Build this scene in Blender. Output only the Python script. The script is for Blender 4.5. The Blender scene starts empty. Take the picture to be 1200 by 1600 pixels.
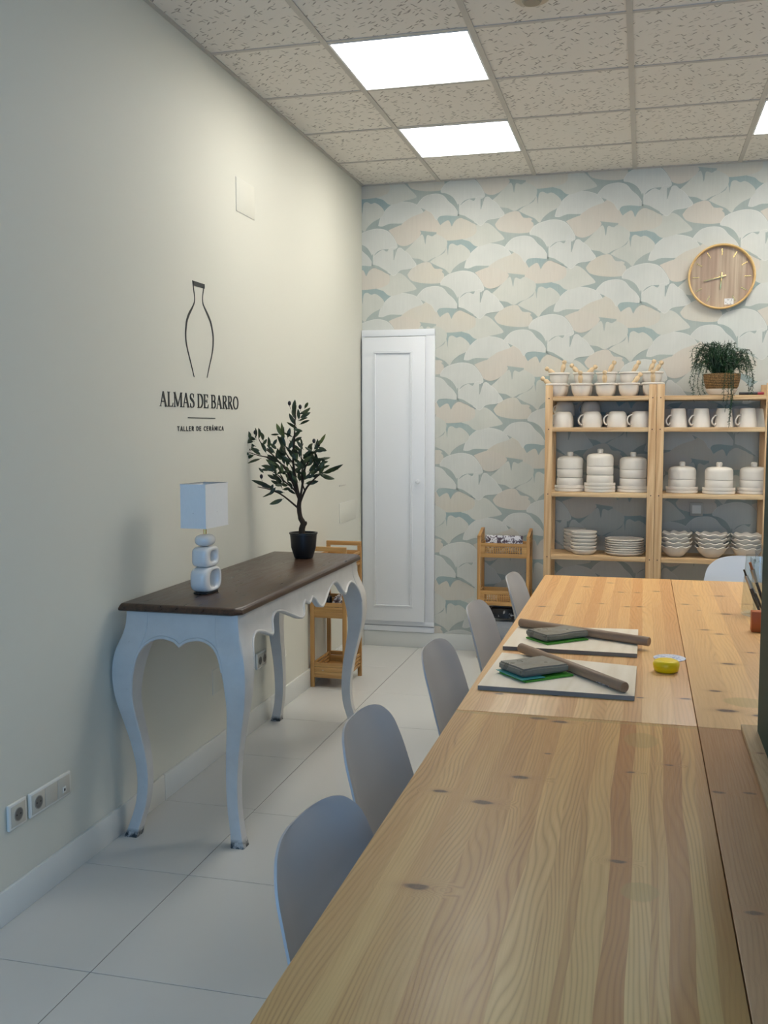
import bpy, bmesh, math, random
from mathutils import Vector, Matrix, noise

PI = math.pi
random.seed(7)
SC = bpy.context.scene
COL = SC.collection

# ------------------------------------------------------------------ camera
cam_data = bpy.data.cameras.new('camera')
cam = bpy.data.objects.new('camera', cam_data)
COL.objects.link(cam)
cam_data.sensor_fit = 'VERTICAL'
cam_data.sensor_height = 36.0
cam_data.lens = 36.0 * 1562.42 / 1600.0
cam_data.clip_start = 0.05
YAW, PITCH, ROLL = 0.2525, 0.0852, -0.0009
fw = Vector((-math.sin(YAW) * math.cos(PITCH), math.cos(YAW) * math.cos(PITCH), -math.sin(PITCH)))
r0 = Vector((math.cos(YAW), math.sin(YAW), 0)); u0 = r0.cross(fw)
rt = r0 * math.cos(ROLL) + u0 * math.sin(ROLL); up = -r0 * math.sin(ROLL) + u0 * math.cos(ROLL)
M = Matrix((rt, up, -fw)).transposed().to_4x4(); M.translation = (1.7888, -6.3645, 1.4544)
cam.matrix_world = M
SC.camera = cam

# ------------------------------------------------------------------ world, exposure, daylight
SC.view_settings.view_transform = 'Standard'
SC.view_settings.look = 'None'
SC.view_settings.gamma = 1.0
SC.view_settings.use_curve_mapping = False
SC.view_settings.exposure = 0.12
PANEL_STRENGTH = 13.5
PANEL_COLOR = (1.0, 0.97, 0.90)
DAY_COLOR = (0.29, 0.57, 1.0)
DAY_STRENGTH = 3.9
W = bpy.data.worlds.new('world'); SC.world = W; W.use_nodes = True
bg = W.node_tree.nodes['Background']
bg.inputs[0].default_value = (*DAY_COLOR, 1); bg.inputs[1].default_value = DAY_STRENGTH
RX, FY, H = 4.75, -8.4, 3.0        # right wall, front wall (behind the viewer), ceiling height
WIN = (0.45, 4.2, 0.35, 2.65)       # shop window in the front wall
pl = bpy.data.lights.new('window_portal', 'AREA'); pl.shape = 'RECTANGLE'
pl.size = WIN[1] - WIN[0]; pl.size_y = WIN[3] - WIN[2]; pl.cycles.is_portal = True
po = bpy.data.objects.new('window_portal', pl); COL.objects.link(po)
po.location = ((WIN[0] + WIN[1]) / 2, FY - 0.02, (WIN[2] + WIN[3]) / 2); po.rotation_euler = (PI / 2, 0, 0)

# ------------------------------------------------------------------ node helpers
class NT:
    def __init__(s, name):
        s.m = bpy.data.materials.new(name); s.m.use_nodes = True
        s.t = s.m.node_tree; s.b = s.t.nodes['Principled BSDF']
        s._co = None
    def n(s, typ, **kw):
        x = s.t.nodes.new(typ)
        for k, v in kw.items(): setattr(x, k, v)
        return x
    def lk(s, a, b):
        if hasattr(a, 'is_output') or hasattr(a, 'links'): s.t.links.new(a, b)
        else:
            try: b.default_value = a
            except Exception: b.default_value = (*a, 1) if len(a) == 3 else a
    def co(s):
        if s._co is None: s._co = s.n('ShaderNodeTexCoord').outputs['Object']
        return s._co
    def mth(s, op, a, b=0.0, c=None, clamp=False):
        x = s.n('ShaderNodeMath', operation=op); x.use_clamp = clamp
        s.lk(a, x.inputs[0]); s.lk(b, x.inputs[1])
        if c is not None: s.lk(c, x.inputs[2])
        return x.outputs[0]
    def mapv(s, scale=(1, 1, 1), loc=(0, 0, 0), rot=(0, 0, 0), src=None):
        x = s.n('ShaderNodeMapping')
        x.inputs['Scale'].default_value = scale; x.inputs['Location'].default_value = loc; x.inputs['Rotation'].default_value = rot
        s.lk(src if src is not None else s.co(), x.inputs[0]); return x.outputs[0]
    def noise(s, vec, scale=1, detail=2, rough=.5, dist=0):
        x = s.n('ShaderNodeTexNoise'); s.lk(vec, x.inputs['Vector'])
        x.inputs['Scale'].default_value = scale; x.inputs['Detail'].default_value = detail
        x.inputs['Roughness'].default_value = rough; x.inputs['Distortion'].default_value = dist
        return x.outputs['Fac']
    def mr(s, v, a, b, c=0.0, d=1.0, smooth=False):
        x = s.n('ShaderNodeMapRange'); x.clamp = True
        if smooth: x.interpolation_type = 'SMOOTHSTEP'
        s.lk(v, x.inputs[0])
        for i, q in enumerate((a, b, c, d)): x.inputs[i + 1].default_value = q
        return x.outputs[0]
    def mix(s, f, a, b, mode='MIX'):
        x = s.n('ShaderNodeMix', data_type='RGBA', blend_type=mode)
        s.lk(f, x.inputs[0]); s.lk(a, x.inputs[6]); s.lk(b, x.inputs[7]); return x.outputs[2]
    def ramp(s, v, stops, interp='LINEAR'):
        x = s.n('ShaderNodeValToRGB'); s.lk(v, x.inputs[0]); r = x.color_ramp; r.interpolation = interp
        r.elements[0].position = stops[0][0]; r.elements[0].color = (*stops[0][1], 1)
        r.elements[1].position = stops[1][0]; r.elements[1].color = (*stops[1][1], 1)
        for p, c in stops[2:]:
            e = r.elements.new(p); e.color = (*c, 1)
        return x.outputs[0]
    def sep(s, v):
        x = s.n('ShaderNodeSeparateXYZ'); s.lk(v, x.inputs[0]); return x.outputs
    def col(s, c): s.lk(c, s.b.inputs['Base Color']); return s
    def rough(s, v): s.lk(v, s.b.inputs['Roughness']); return s
    def spec(s, v): s.lk(v, s.b.inputs['Specular IOR Level']); return s
    def bump(s, h, st=.2, dist=.002):
        x = s.n('ShaderNodeBump'); x.inputs['Strength'].default_value = st; x.inputs['Distance'].default_value = dist
        s.lk(h, x.inputs['Height']); s.t.links.new(x.outputs[0], s.b.inputs['Normal']); return s

def srgb(r, g, b):
    f = lambda c: (c / 255 / 12.92) if c / 255 <= .04045 else ((c / 255 + .055) / 1.055) ** 2.4
    return (f(r), f(g), f(b))

def plain(name, c, rough=.5, vary=.06, scale=8, spec=.5, bump=0, metal=0):
    m = NT(name); n = m.noise(m.co(), scale, 3)
    c2 = tuple(x * (1 - vary) for x in c); c3 = tuple(min(1, x * (1 + vary)) for x in c)
    m.col(m.mix(n, c2, c3)).rough(rough).spec(spec)
    m.b.inputs['Metallic'].default_value = metal
    if bump: m.bump(m.noise(m.co(), scale * 12, 3), bump)
    return m.m

def wood(name, base, dark, axis='Y', scale=60, stretch=.06, rough=.45, contrast=.5, bump=.1):
    m = NT(name)
    sc = {'X': (stretch, 1, 1), 'Y': (1, stretch, 1), 'Z': (1, 1, stretch)}[axis]
    v = m.mapv(sc)
    g = m.noise(v, scale, 5, .6, .3)
    w = m.noise(v, scale * .22, 2, .5, .6)
    rings = m.mth('PINGPONG', m.mth('MULTIPLY', w, 9.0), 1.0)
    f = m.mth('ADD', m.mth('MULTIPLY', g, .6), m.mth('MULTIPLY', rings, .4))
    f = m.mr(f, .5 - contrast * .45, .5 + contrast * .45, 0, 1)
    m.col(m.mix(f, dark, base)).rough(rough)
    if bump: m.bump(f, bump, .001)
    return m.m

def pine_top(name, x0, x1, staves, knots, base_a, base_b, seed, lines=150, warp=6.0, contrast=.55, stains=(), wander=.012):
    """glued pine panel: staves of their own tone along y, growth lines, knots at given spots (object coords)"""
    m = NT(name)
    co = m.co(); s = m.sep(co); X, Y = s[0], s[1]
    wob = m.noise(m.mapv((2.2, .9, 0), (seed, seed * 2.3, 0)), 2.0, 1)
    xw = m.mth('ADD', X, m.mth('MULTIPLY', m.mth('SUBTRACT', wob, .5), wander))
    t = m.mr(xw, x0, x1)
    rnd = random.Random(seed)
    n = len(staves); stops = []
    for i, (p, tone) in enumerate(staves):
        stops.append((p, (tone, rnd.random(), rnd.random())))
    r = m.ramp(t, stops, 'CONSTANT')
    sp = m.sep(r)
    tone, hue, off = sp[0], sp[1], sp[2]
    # per stave offset of the grain coordinate
    ov = m.n('ShaderNodeCombineXYZ'); m.lk(m.mth('MULTIPLY', off, 37.0), ov.inputs[0]); m.lk(m.mth('MULTIPLY', off, 91.0), ov.inputs[1]); m.lk(float(seed), ov.inputs[2])
    va = m.n('ShaderNodeVectorMath', operation='ADD'); m.lk(co, va.inputs[0]); m.lk(ov.outputs[0], va.inputs[1])
    gv = va.outputs[0]
    low = m.noise(m.mapv((3.2, .55, 1), src=gv), 2.0, 2, .45)
    g = m.mth('ADD', m.mth('MULTIPLY', X, lines * 1.5), m.mth('MULTIPLY', low, lines * .24))
    KY = 2.1; knots = [(a, b, c * 1.5) for a, b, c in knots]
    kn = m.n('ShaderNodeTexNoise'); kn.inputs['Scale'].default_value = 55; kn.inputs['Detail'].default_value = 2; m.lk(co, kn.inputs['Vector'])
    ks = m.n('ShaderNodeVectorMath', operation='SCALE'); m.lk(kn.outputs['Color'], ks.inputs[0]); ks.inputs['Scale'].default_value = .012
    ka = m.n('ShaderNodeVectorMath', operation='ADD'); m.lk(m.mapv((1, KY, 0), (-.006, -.006, 0)), ka.inputs[0]); m.lk(ks.outputs[0], ka.inputs[1])
    kz = m.n('ShaderNodeVectorMath', operation='MULTIPLY'); m.lk(ka.outputs[0], kz.inputs[0]); kz.inputs[1].default_value = (1, 1, 0)
    KV = kz.outputs[0]
    dark = None; halo = None
    for (kx, ky, kr) in knots:
        d = m.n('ShaderNodeVectorMath', operation='DISTANCE')
        m.lk(KV, d.inputs[0]); d.inputs[1].default_value = (kx, ky * KY, 0)
        dd = d.outputs['Value']
        h = m.mr(dd, kr * .3, kr * 3.2, 1, 0, True)
        c = m.mr(m.mth('ADD', dd, m.mth('MULTIPLY', low, .01)), kr * .55 + .004, kr * .95 + .006, 1, 0, True)
        halo = h if halo is None else m.mth('MAXIMUM', halo, h)
        dark = c if dark is None else m.mth('MAXIMUM', dark, c)
    if halo is not None: g = m.mth('ADD', g, m.mth('MULTIPLY', halo, warp * 2.6))
    fine = m.noise(m.mapv((1, .02, 1), src=gv), 420, 3, .6)
    ring = m.mth('PINGPONG', g, 1.0)
    ring = m.mth('POWER', ring, 2.4)
    amp = m.mr(m.noise(m.mapv((5, .4, 1), src=gv), 3, 1), .35, .65, .25, 1)
    ring = m.mth('MULTIPLY', ring, amp)
    ca = m.mix(tone, base_a, base_b)
    ca = m.mix(m.mth('MULTIPLY', hue, .35), ca, (base_a[0] * 1.0, base_a[1] * .90, base_a[2] * .78))
    streak = m.noise(m.mapv((9, .35, 1), src=gv), 4, 3)
    ca = m.mix(m.mr(streak, .3, .7, 0, .30), ca, base_b)
    cl = m.mix(1.0, ca, (.66, .55, .45), 'MULTIPLY')
    c = m.mix(m.mth('MULTIPLY', ring, contrast), ca, cl)
    c = m.mix(m.mr(fine, .3, .7, 0, .16), c, cl)
    if halo is not None:
        c = m.mix(m.mth('MULTIPLY', m.mth('POWER', halo, 2.5), .45), c, srgb(176, 120, 80))
        kd = m.mix(m.noise(m.mapv((60, 60, 1)), 2, 3), srgb(62, 44, 32), srgb(128, 88, 58))
        c = m.mix(dark, c, kd)
    for (sx, sy, rx_, ry_) in stains:
        d = m.n('ShaderNodeVectorMath', operation='DISTANCE')
        mp = m.mapv((1 / rx_, 1 / ry_, 0)); m.lk(mp, d.inputs[0]); d.inputs[1].default_value = (sx / rx_, sy / ry_, 0)
        q = m.mth('ADD', d.outputs['Value'], m.mth('MULTIPLY', m.noise(co, 14, 2), .5))
        c = m.mix(m.mr(q, .95, 1.15, .45, 0, True), c, srgb(176, 150, 88))
    # glue joints
    m.col(c).rough(m.mr(fine, .3, .7, .33, .45)).spec(.5)
    m.bump(m.mth('ADD', ring, fine), .10, .0006)
    return m.m

# ------------------------------------------------------------------ mesh helpers
def nb(): return bmesh.new()

def add_box(bm, x0, x1, y0, y1, z0, z1, bev=0.0, seg=2, mi=0, mat=None):
    vs = [bm.verts.new((x, y, z)) for z in (z0, z1) for y in (y0, y1) for x in (x0, x1)]
    idx = [(0, 2, 3, 1), (4, 5, 7, 6), (0, 1, 5, 4), (2, 6, 7, 3), (0, 4, 6, 2), (1, 3, 7, 5)]
    fs = [bm.faces.new([vs[i] for i in f]) for f in idx]
    for f in fs: f.material_index = mi
    if bev > 0:
        es = list({e for f in fs for e in f.edges})
        rr = bmesh.ops.bevel(bm, geom=es, offset=bev, segments=seg, affect='EDGES', profile=.5, clamp_overlap=True)
        for f in rr['faces']: f.material_index = mi
        vs = list({v for f in fs if f.is_valid for v in f.verts} | {v for v in rr['verts']})
    if mat is not None: bmesh.ops.transform(bm, matrix=mat, verts=vs)
    return vs

def add_lathe(bm, prof, cx=0, cy=0, cz=0, n=40, fn=None, mat=None, mi=0, cap=True):
    """prof: list of (r, z); closed at ends if r == 0"""
    rings = []; allv = []
    for i, (r, z) in enumerate(prof):
        if r <= 1e-6:
            v = bm.verts.new((cx, cy, cz + z)); rings.append([v]); allv.append(v); continue
        ring = []
        for k in range(n):
            a = 2 * PI * k / n; rr, zz = r, z
            if fn: rr, zz = fn(a, i, r, z)
            v = bm.verts.new((cx + rr * math.cos(a), cy + rr * math.sin(a), cz + zz)); ring.append(v); allv.append(v)
        rings.append(ring)
    for a, b in zip(rings, rings[1:]):
        if len(a) == 1 and len(b) == 1: continue
        for k in range(n):
            k2 = (k + 1) % n
            if len(a) == 1: f = bm.faces.new((a[0], b[k2], b[k]))
            elif len(b) == 1: f = bm.faces.new((a[k], a[k2], b[0]))
            else: f = bm.faces.new((a[k], a[k2], b[k2], b[k]))
            f.material_index = mi
    if cap:
        for ring in (rings[0], rings[-1]):
            if len(ring) > 1 and ring is not None:
                try: bm.faces.new(ring).material_index = mi
                except ValueError: pass
    if mat is not None: bmesh.ops.transform(bm, matrix=mat, verts=allv)
    return allv

def add_tube(bm, pts, rad, n=10, caps=True, mi=0, sq=None):
    """tube along pts; rad scalar or list; sq=(w,h) gives a rectangular section"""
    P = [Vector(p) for p in pts]; R = rad if isinstance(rad, (list, tuple)) else [rad] * len(P)
    rings = []; prev = None
    for i, p in enumerate(P):
        t = (P[min(i + 1, len(P) - 1)] - P[max(i - 1, 0)])
        t = t.normalized() if t.length > 1e-9 else Vector((0, 0, 1))
        if prev is None:
            a = Vector((0, 0, 1)) if abs(t.z) < .9 else Vector((1, 0, 0))
            u = t.cross(a).normalized()
        else:
            u = (prev - t * prev.dot(t)); u = u.normalized() if u.length > 1e-9 else t.orthogonal().normalized()
        prev = u; w = t.cross(u)
        ring = [bm.verts.new(p + (u * math.cos(2 * PI * k / n) + w * math.sin(2 * PI * k / n)) * R[i]) for k in range(n)]
        rings.append(ring)
    for a, b in zip(rings, rings[1:]):
        for k in range(n):
            bm.faces.new((a[k], a[(k + 1) % n], b[(k + 1) % n], b[k])).material_index = mi
    if caps:
        bm.faces.new(rings[0][::-1]).material_index = mi; bm.faces.new(rings[-1]).material_index = mi
    return [v for r in rings for v in r]

def add_prism(bm, pts, to3, d0, d1, mi=0):
    """extrude 2-D polygon pts; to3(s, t, d) -> world"""
    a = [bm.verts.new(to3(s, t, d0)) for s, t in pts]; b = [bm.verts.new(to3(s, t, d1)) for s, t in pts]
    n = len(pts)
    f = [bm.faces.new(a[::-1]), bm.faces.new(b)]
    for i in range(n): f.append(bm.faces.new((a[i], a[(i + 1) % n], b[(i + 1) % n], b[i])))
    for x in f: x.material_index = mi
    return a + b

def add_stroke(bm, pts, wid, to3, d0, d1):
    n = len(pts); L = []; Rr = []
    for i, p in enumerate(pts):
        a = pts[max(i - 1, 0)]; b = pts[min(i + 1, n - 1)]
        tx, ty = b[0] - a[0], b[1] - a[1]; l = math.hypot(tx, ty) or 1
        w = (wid[i] if isinstance(wid, (list, tuple)) else wid) / 2
        L.append((p[0] - ty / l * w, p[1] + tx / l * w)); Rr.append((p[0] + ty / l * w, p[1] - tx / l * w))
    for i in range(n - 1):
        add_prism(bm, [L[i], Rr[i], Rr[i + 1], L[i + 1]], to3, d0, d1)

def crom(pts, k=6):
    P = [Vector(p) for p in pts]; out = []
    for i in range(len(P) - 1):
        a, b, c, d = P[max(i - 1, 0)], P[i], P[i + 1], P[min(i + 2, len(P) - 1)]
        for j in range(k):
            t = j / k
            out.append(.5 * ((2 * b) + (c - a) * t + (2 * a - 5 * b + 4 * c - d) * t * t + (3 * b - a - 3 * c + d) * t ** 3))
    out.append(P[-1]); return out

def obj(name, bm, mat, parent=None, smooth=30, loc=None):
    bmesh.ops.recalc_face_normals(bm, faces=bm.faces[:])
    me = bpy.data.meshes.new(name); bm.to_mesh(me); bm.free()
    for m in (mat if isinstance(mat, (list, tuple)) else [mat]): me.materials.append(m)
    if smooth:
        me.polygons.foreach_set('use_smooth', [True] * len(me.polygons)); me.set_sharp_from_angle(angle=math.radians(smooth))
    o = bpy.data.objects.new(name, me); COL.objects.link(o)
    if parent: o.parent = parent
    if loc: o.location = loc
    return o

def tag(o, label, cat, group=None, kind=None):
    o['label'] = label; o['category'] = cat
    if group: o['group'] = group
    if kind: o['kind'] = kind
    return o

def thing(name, label, cat, loc=(0, 0, 0), rotz=0, group=None):
    o = bpy.data.objects.new(name, None); COL.objects.link(o); o.empty_display_size = .05
    o.location = loc; o.rotation_euler = (0, 0, rotz)
    return tag(o, label, cat, group)

def dup(root, loc, label, rotz=None, group=None, rot=None, scale=None):
    r = root.copy(); COL.objects.link(r); r.location = loc; r['label'] = label
    if rotz is not None: r.rotation_euler = (0, 0, rotz)
    if rot is not None: r.rotation_euler = rot
    if scale is not None: r.scale = scale
    if group: r['group'] = group
    for ch in list(root.children):
        c = ch.copy(); COL.objects.link(c); c.parent = r
        for g in list(ch.children):
            d = g.copy(); COL.objects.link(d); d.parent = c
    return r

class Kind:
    """first placement uses the prototype itself, later ones copy it"""
    def __init__(s, make): s.make = make; s.o = None
    def put(s, loc, label, rotz=0, group=None, rot=None, scale=None):
        if s.o is None:
            s.o = s.make(); o = s.o; o.location = loc; o['label'] = label
            o.rotation_euler = rot if rot is not None else (0, 0, rotz)
            if scale is not None: o.scale = scale
            if group: o['group'] = group
            return o
        return dup(s.o, loc, label, rotz, group, rot, scale if scale is not None else (1, 1, 1))

def struct(name, bm, mat, smooth=30, loc=None):
    o = obj(name, bm, mat, None, smooth, loc); o['kind'] = 'structure'; return o

# ------------------------------------------------------------------ materials
def m_paint(name, c, bumps=.05):
    m = NT(name); n = m.noise(m.co(), 1.2, 3); f = m.noise(m.co(), 60, 4)
    m.col(m.mix(n, tuple(x * .985 for x in c), c)).rough(.62).spec(.3); m.bump(f, bumps, .001); return m.m
MAT_WALL = m_paint('wall_paint', srgb(214, 212, 199))
MAT_WHITE = plain('white_lacquer', srgb(226, 227, 228), .38, .02, 3)
MAT_BASE = plain('baseboard_white', srgb(214, 214, 208), .35, .03, 3)
MAT_PLASTIC = plain('switch_plastic', srgb(224, 222, 214), .35, .02)
MAT_DARK = plain('dark_gap', srgb(38, 36, 34), .6, .1)
MAT_INK = plain('black_vinyl', srgb(30, 34, 34), .5, .1)
MAT_CERAMIC = plain('bisque_ceramic', srgb(226, 218, 206), .62, .03, 14, .3)
MAT_GLAZE = plain('glazed_ceramic', srgb(228, 226, 222), .16, .04, 18, .6)
MAT_PLINTH = MAT_BASE
MAT_CHROME = plain('brushed_metal', srgb(176, 170, 160), .3, .05, 20, .5, 0, 1)
MAT_BRASS = plain('pale_brass', srgb(214, 190, 130), .25, .04, 20, .5, 0, 1)
MAT_PINE = wood('shelf_pine', srgb(222, 190, 146), srgb(184, 142, 96), 'Z', 70, .05, .55, .6)
MAT_PINEX = wood('shelf_pine_boards', srgb(224, 194, 150), srgb(188, 148, 102), 'X', 70, .05, .55, .6)
MAT_BAMBOO = wood('bamboo', srgb(200, 154, 92), srgb(166, 118, 62), 'Z', 60, .05, .45, .6)
MAT_BAMBOOX = wood('bamboo_boards', srgb(204, 160, 98), srgb(170, 124, 68), 'X', 60, .05, .45, .6)
MAT_BEECH = wood('beech_wood', srgb(168, 138, 112), srgb(142, 112, 88), 'X', 40, .1, .5, .6)
MAT_PESTLE = wood('pestle_wood', srgb(236, 214, 178), srgb(214, 184, 142), 'Z', 60, .1, .5, .6)
MAT_PLY = wood('pale_plywood', srgb(244, 232, 214), srgb(230, 214, 190), 'Y', 30, .1, .6, .7)
MAT_PLYEDGE = wood('plywood_edge', srgb(150, 140, 130), srgb(104, 96, 90), 'X', 30, .1, .7, .7)
MAT_LEGWOOD = wood('table_leg_pine', srgb(214, 178, 128), srgb(180, 138, 90), 'Z', 50, .06, .5, .6)
MAT_BLACKPOT = plain('black_plastic_pot', srgb(22, 24, 26), .42, .1, 10)
MAT_SOIL = plain('dark_soil', srgb(40, 34, 28), .9, .3, 60)
MAT_BARK = plain('bark', srgb(58, 48, 38), .8, .25, 40, .3, .4)
MAT_OLIVE = plain('dark_olive_fruit', srgb(28, 24, 30), .35, .2, 60)
MAT_GREEN = plain('dark_green_lacquer', srgb(34, 68, 64), .6, .05, 4, .15)
MAT_YELLOW = plain('yellow_plastic', srgb(255, 216, 0), .4, .02, 4)
MAT_GREENBAG = plain('green_sheet', srgb(70, 150, 44), .35, .2, 25)
MAT_TEALBAG = plain('teal_sheet', srgb(60, 150, 150), .35, .15, 25)
MAT_RED = plain('red_plastic', srgb(150, 24, 40), .35, .05)
MAT_BLACK = plain('black_plastic', srgb(22, 22, 24), .4, .1)
MAT_ORANGE = plain('orange_brown_plastic', srgb(176, 88, 30), .45, .06)
MAT_BRISTLE = plain('ginger_bristles', srgb(176, 96, 38), .8, .2, 200)
MAT_BRISTLED = plain('dark_bristles', srgb(52, 44, 28), .8, .2, 200)

def m_leaf(name, a, b):
    m = NT(name); n = m.noise(m.co(), 25, 2)
    m.col(m.mix(m.mr(n, .35, .65), a, b)).rough(.45); return m.m
MAT_LEAF = m_leaf('olive_leaf', srgb(24, 38, 22), srgb(56, 72, 40))
MAT_LEAF2 = m_leaf('olive_leaf_light', srgb(70, 84, 42), srgb(104, 114, 60))
MAT_FERN = m_leaf('fern_green', srgb(10, 36, 18), srgb(30, 68, 34))

def m_floor():
    m = NT('floor_tile'); n = m.noise(m.co(), .9, 3); f = m.noise(m.co(), 9, 4)
    c = m.mix(n, srgb(196, 196, 192), srgb(206, 205, 200))
    c = m.mix(m.mr(f, .70, .85, 0, .12), c, srgb(176, 172, 164))
    m.col(c).rough(.27).spec(.5); m.bump(m.noise(m.co(), 3, 1), .02, .002); return m.m
MAT_FLOOR = m_floor()
MAT_GROUT = plain('floor_grout', srgb(96, 90, 84), .8, .1, 30)

def m_ceiling():
    m = NT('ceiling_tile')
    def worms(rz, sc, off):
        v = m.mapv((1, 1, 1), off, (0, 0, rz)); v2 = m.mapv((1, .22, 0), src=v)
        wv = m.n('ShaderNodeTexVoronoi'); wv.inputs['Scale'].default_value = sc; wv.inputs['Randomness'].default_value = 1; m.lk(v2, wv.inputs['Vector'])
        return m.mr(wv.outputs['Distance'], .135, .21, 1, 0)
    a = worms(.5, 62, (0, 0, 0)); b = worms(2.0, 58, (3, 1, 0)); c_ = worms(-.7, 55, (1, 7, 0))
    w = m.mth('MAXIMUM', m.mth('MAXIMUM', a, b), c_)
    base = m.mix(m.noise(m.co(), 1.5, 2), srgb(224, 218, 208), srgb(230, 225, 216))
    m.col(m.mix(m.mth('MULTIPLY', w, .62), base, srgb(100, 90, 78))).rough(.9).spec(.1)
    m.bump(m.mth('SUBTRACT', 1.0, w), .5, .002); return m.m
MAT_CEIL = m_ceiling()
MAT_GRID = plain('ceiling_grid_metal', srgb(188, 182, 172), .5, .03)

def m_paper(name, c, c2):
    m = NT(name)
    st = m.noise(m.mapv((1, 1, .06)), 130, 3, .6)
    bl = m.noise(m.co(), 5, 3)
    col = m.mix(m.mr(bl, .35, .65), c, c2)
    col = m.mix(m.mr(st, .35, .7, 0, .22), col, tuple(x * .80 for x in c))
    m.col(col).rough(.75).spec(.2); m.bump(st, .06, .0008); return m.m
PAPER = [m_paper('paper_ground', srgb(164, 174, 168), srgb(176, 182, 174)),
         m_paper('paper_pale_leaf', srgb(210, 210, 202), srgb(203, 204, 196)),
         m_paper('paper_green_leaf', srgb(206, 205, 194), srgb(198, 199, 188)),
         m_paper('paper_beige_leaf', srgb(207, 200, 184), srgb(204, 200, 188)),
         m_paper('paper_pink_leaf', srgb(209, 200, 186), srgb(205, 199, 186)),
         m_paper('paper_blue_shade', srgb(156, 172, 170), srgb(168, 180, 174)),
         m_paper('paper_leaf_rim', srgb(218, 218, 210), srgb(212, 212, 204))]

def m_console_top():
    m = NT('dark_walnut_top')
    v = m.mapv((1, .12, 1)); g = m.noise(v, 55, 5, .62, .5); l = m.noise(m.mapv((1, .3, 1)), 7, 3)
    c = m.mix(m.mr(g, .3, .7), srgb(38, 26, 20), srgb(88, 64, 48))
    c = m.mix(m.mr(l, .35, .7, 0, .5), c, srgb(62, 44, 34))
    m.col(c).rough(m.mr(g, .3, .7, .26, .38)).spec(.5); m.bump(g, .15, .001); return m.m
MAT_WALNUT = m_console_top()

def m_console():
    m = NT('chalky_white_paint')
    f = m.noise(m.co(), 9, 5, .65); e = m.noise(m.co(), 40, 4, .7)
    c = m.mix(m.mr(f, .4, .7, 0, .5), srgb(206, 203, 198), srgb(188, 184, 179))
    c = m.mix(m.mr(e, .68, .76, 0, .5), c, srgb(146, 132, 118))
    # worn feet
    z = m.sep(m.co())[2]
    w = m.mth('MULTIPLY', m.mr(z, .012, .03, 1, 0), m.mr(e, .40, .55, .3, 1))
    c = m.mix(w, c, srgb(50, 54, 56))
    m.col(c).rough(.42).spec(.5); m.bump(e, .06, .001); return m.m
MAT_CONSOLE = m_console()

def m_chair():
    m = NT('chair_plastic'); n = m.noise(m.co(), 3, 2)
    m.col(m.mix(n, srgb(182, 180, 180), srgb(188, 186, 186))).rough(.42).spec(.4); m.bump(m.noise(m.co(), 400, 2), .05, .0005); return m.m
MAT_CHAIR = m_chair()
MAT_CHAIRW = plain('white_chair_plastic', srgb(224, 226, 230), .35, .02)

def m_clay():
    m = NT('grey_clay'); n = m.noise(m.co(), 18, 4, .6); f = m.noise(m.co(), 90, 3)
    c = m.mix(m.mr(n, .3, .7), srgb(112, 106, 94), srgb(140, 132, 118))
    m.col(c).rough(m.mr(n, .35, .6, .25, .55)); m.bump(m.mth('ADD', n, m.mth('MULTIPLY', f, .3)), .3, .003); return m.m
MAT_CLAY = m_clay()

def m_shade():
    m = NT('white_fabric_shade'); n = m.noise(m.mapv((1, 1, .2)), 260, 2)
    m.col(m.mix(n, srgb(226, 226, 224), srgb(234, 234, 232))).rough(.8)
    m.b.inputs['Transmission Weight'].default_value = 0; m.bump(n, .1, .0005); return m.m
MAT_SHADE = m_shade()

def m_print(name, a, b, sc=40, th=.5):
    m = NT(name); n = m.noise(m.co(), sc, 3, .6, .8)
    m.col(m.mix(m.mr(n, th - .03, th + .03), a, b)).rough(.4); return m.m
MAT_PRINTED = m_print('printed_paper', srgb(232, 228, 230), srgb(84, 66, 74), 46, .50)
MAT_PRINT2 = m_print('sticker_print', srgb(222, 220, 216), srgb(150, 146, 142), 110, .56)
MAT_BWBAG = m_print('black_white_fabric', srgb(24, 24, 28), srgb(200, 200, 200), 16, .60)
MAT_BAGLOW = plain('grey_sack', srgb(168, 170, 172), .5, .12, 12)
MAT_BLISTER = m_print('printed_disc', srgb(222, 226, 238), srgb(150, 164, 206), 120, .56)
MAT_BASKET = None
def m_basket():
    m = NT('woven_basket')
    w = m.n('ShaderNodeTexWave', bands_direction='Z'); w.inputs['Scale'].default_value = 34; w.inputs['Distortion'].default_value = 5; w.inputs['Detail Scale'].default_value = 6; w.inputs['Detail'].default_value = 2
    m.lk(m.co(), w.inputs['Vector'])
    m.col(m.mix(w.outputs['Fac'], srgb(64, 46, 26), srgb(164, 128, 78))).rough(.8); m.bump(w.outputs['Fac'], .6, .003); return m.m
MAT_BASKET = m_basket()

def m_clockface():
    m = NT('clock_face_wood'); v = m.mapv((1, 1, .03))
    g = m.noise(v, 60, 4, .6); b = m.noise(m.mapv((1, 1, .08)), 16, 1)
    c = m.mix(m.mr(b, .4, .6), srgb(172, 146, 124), srgb(192, 172, 146)); c = m.mix(m.mr(g, .35, .7, 0, .7), c, srgb(136, 112, 92))
    m.col(c).rough(.5); return m.m
MAT_CLOCK = m_clockface()
MAT_CLOCKRIM = wood('clock_rim_wood', srgb(232, 196, 134), srgb(212, 172, 112), 'X', 30, .2, .4, .6)

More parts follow.
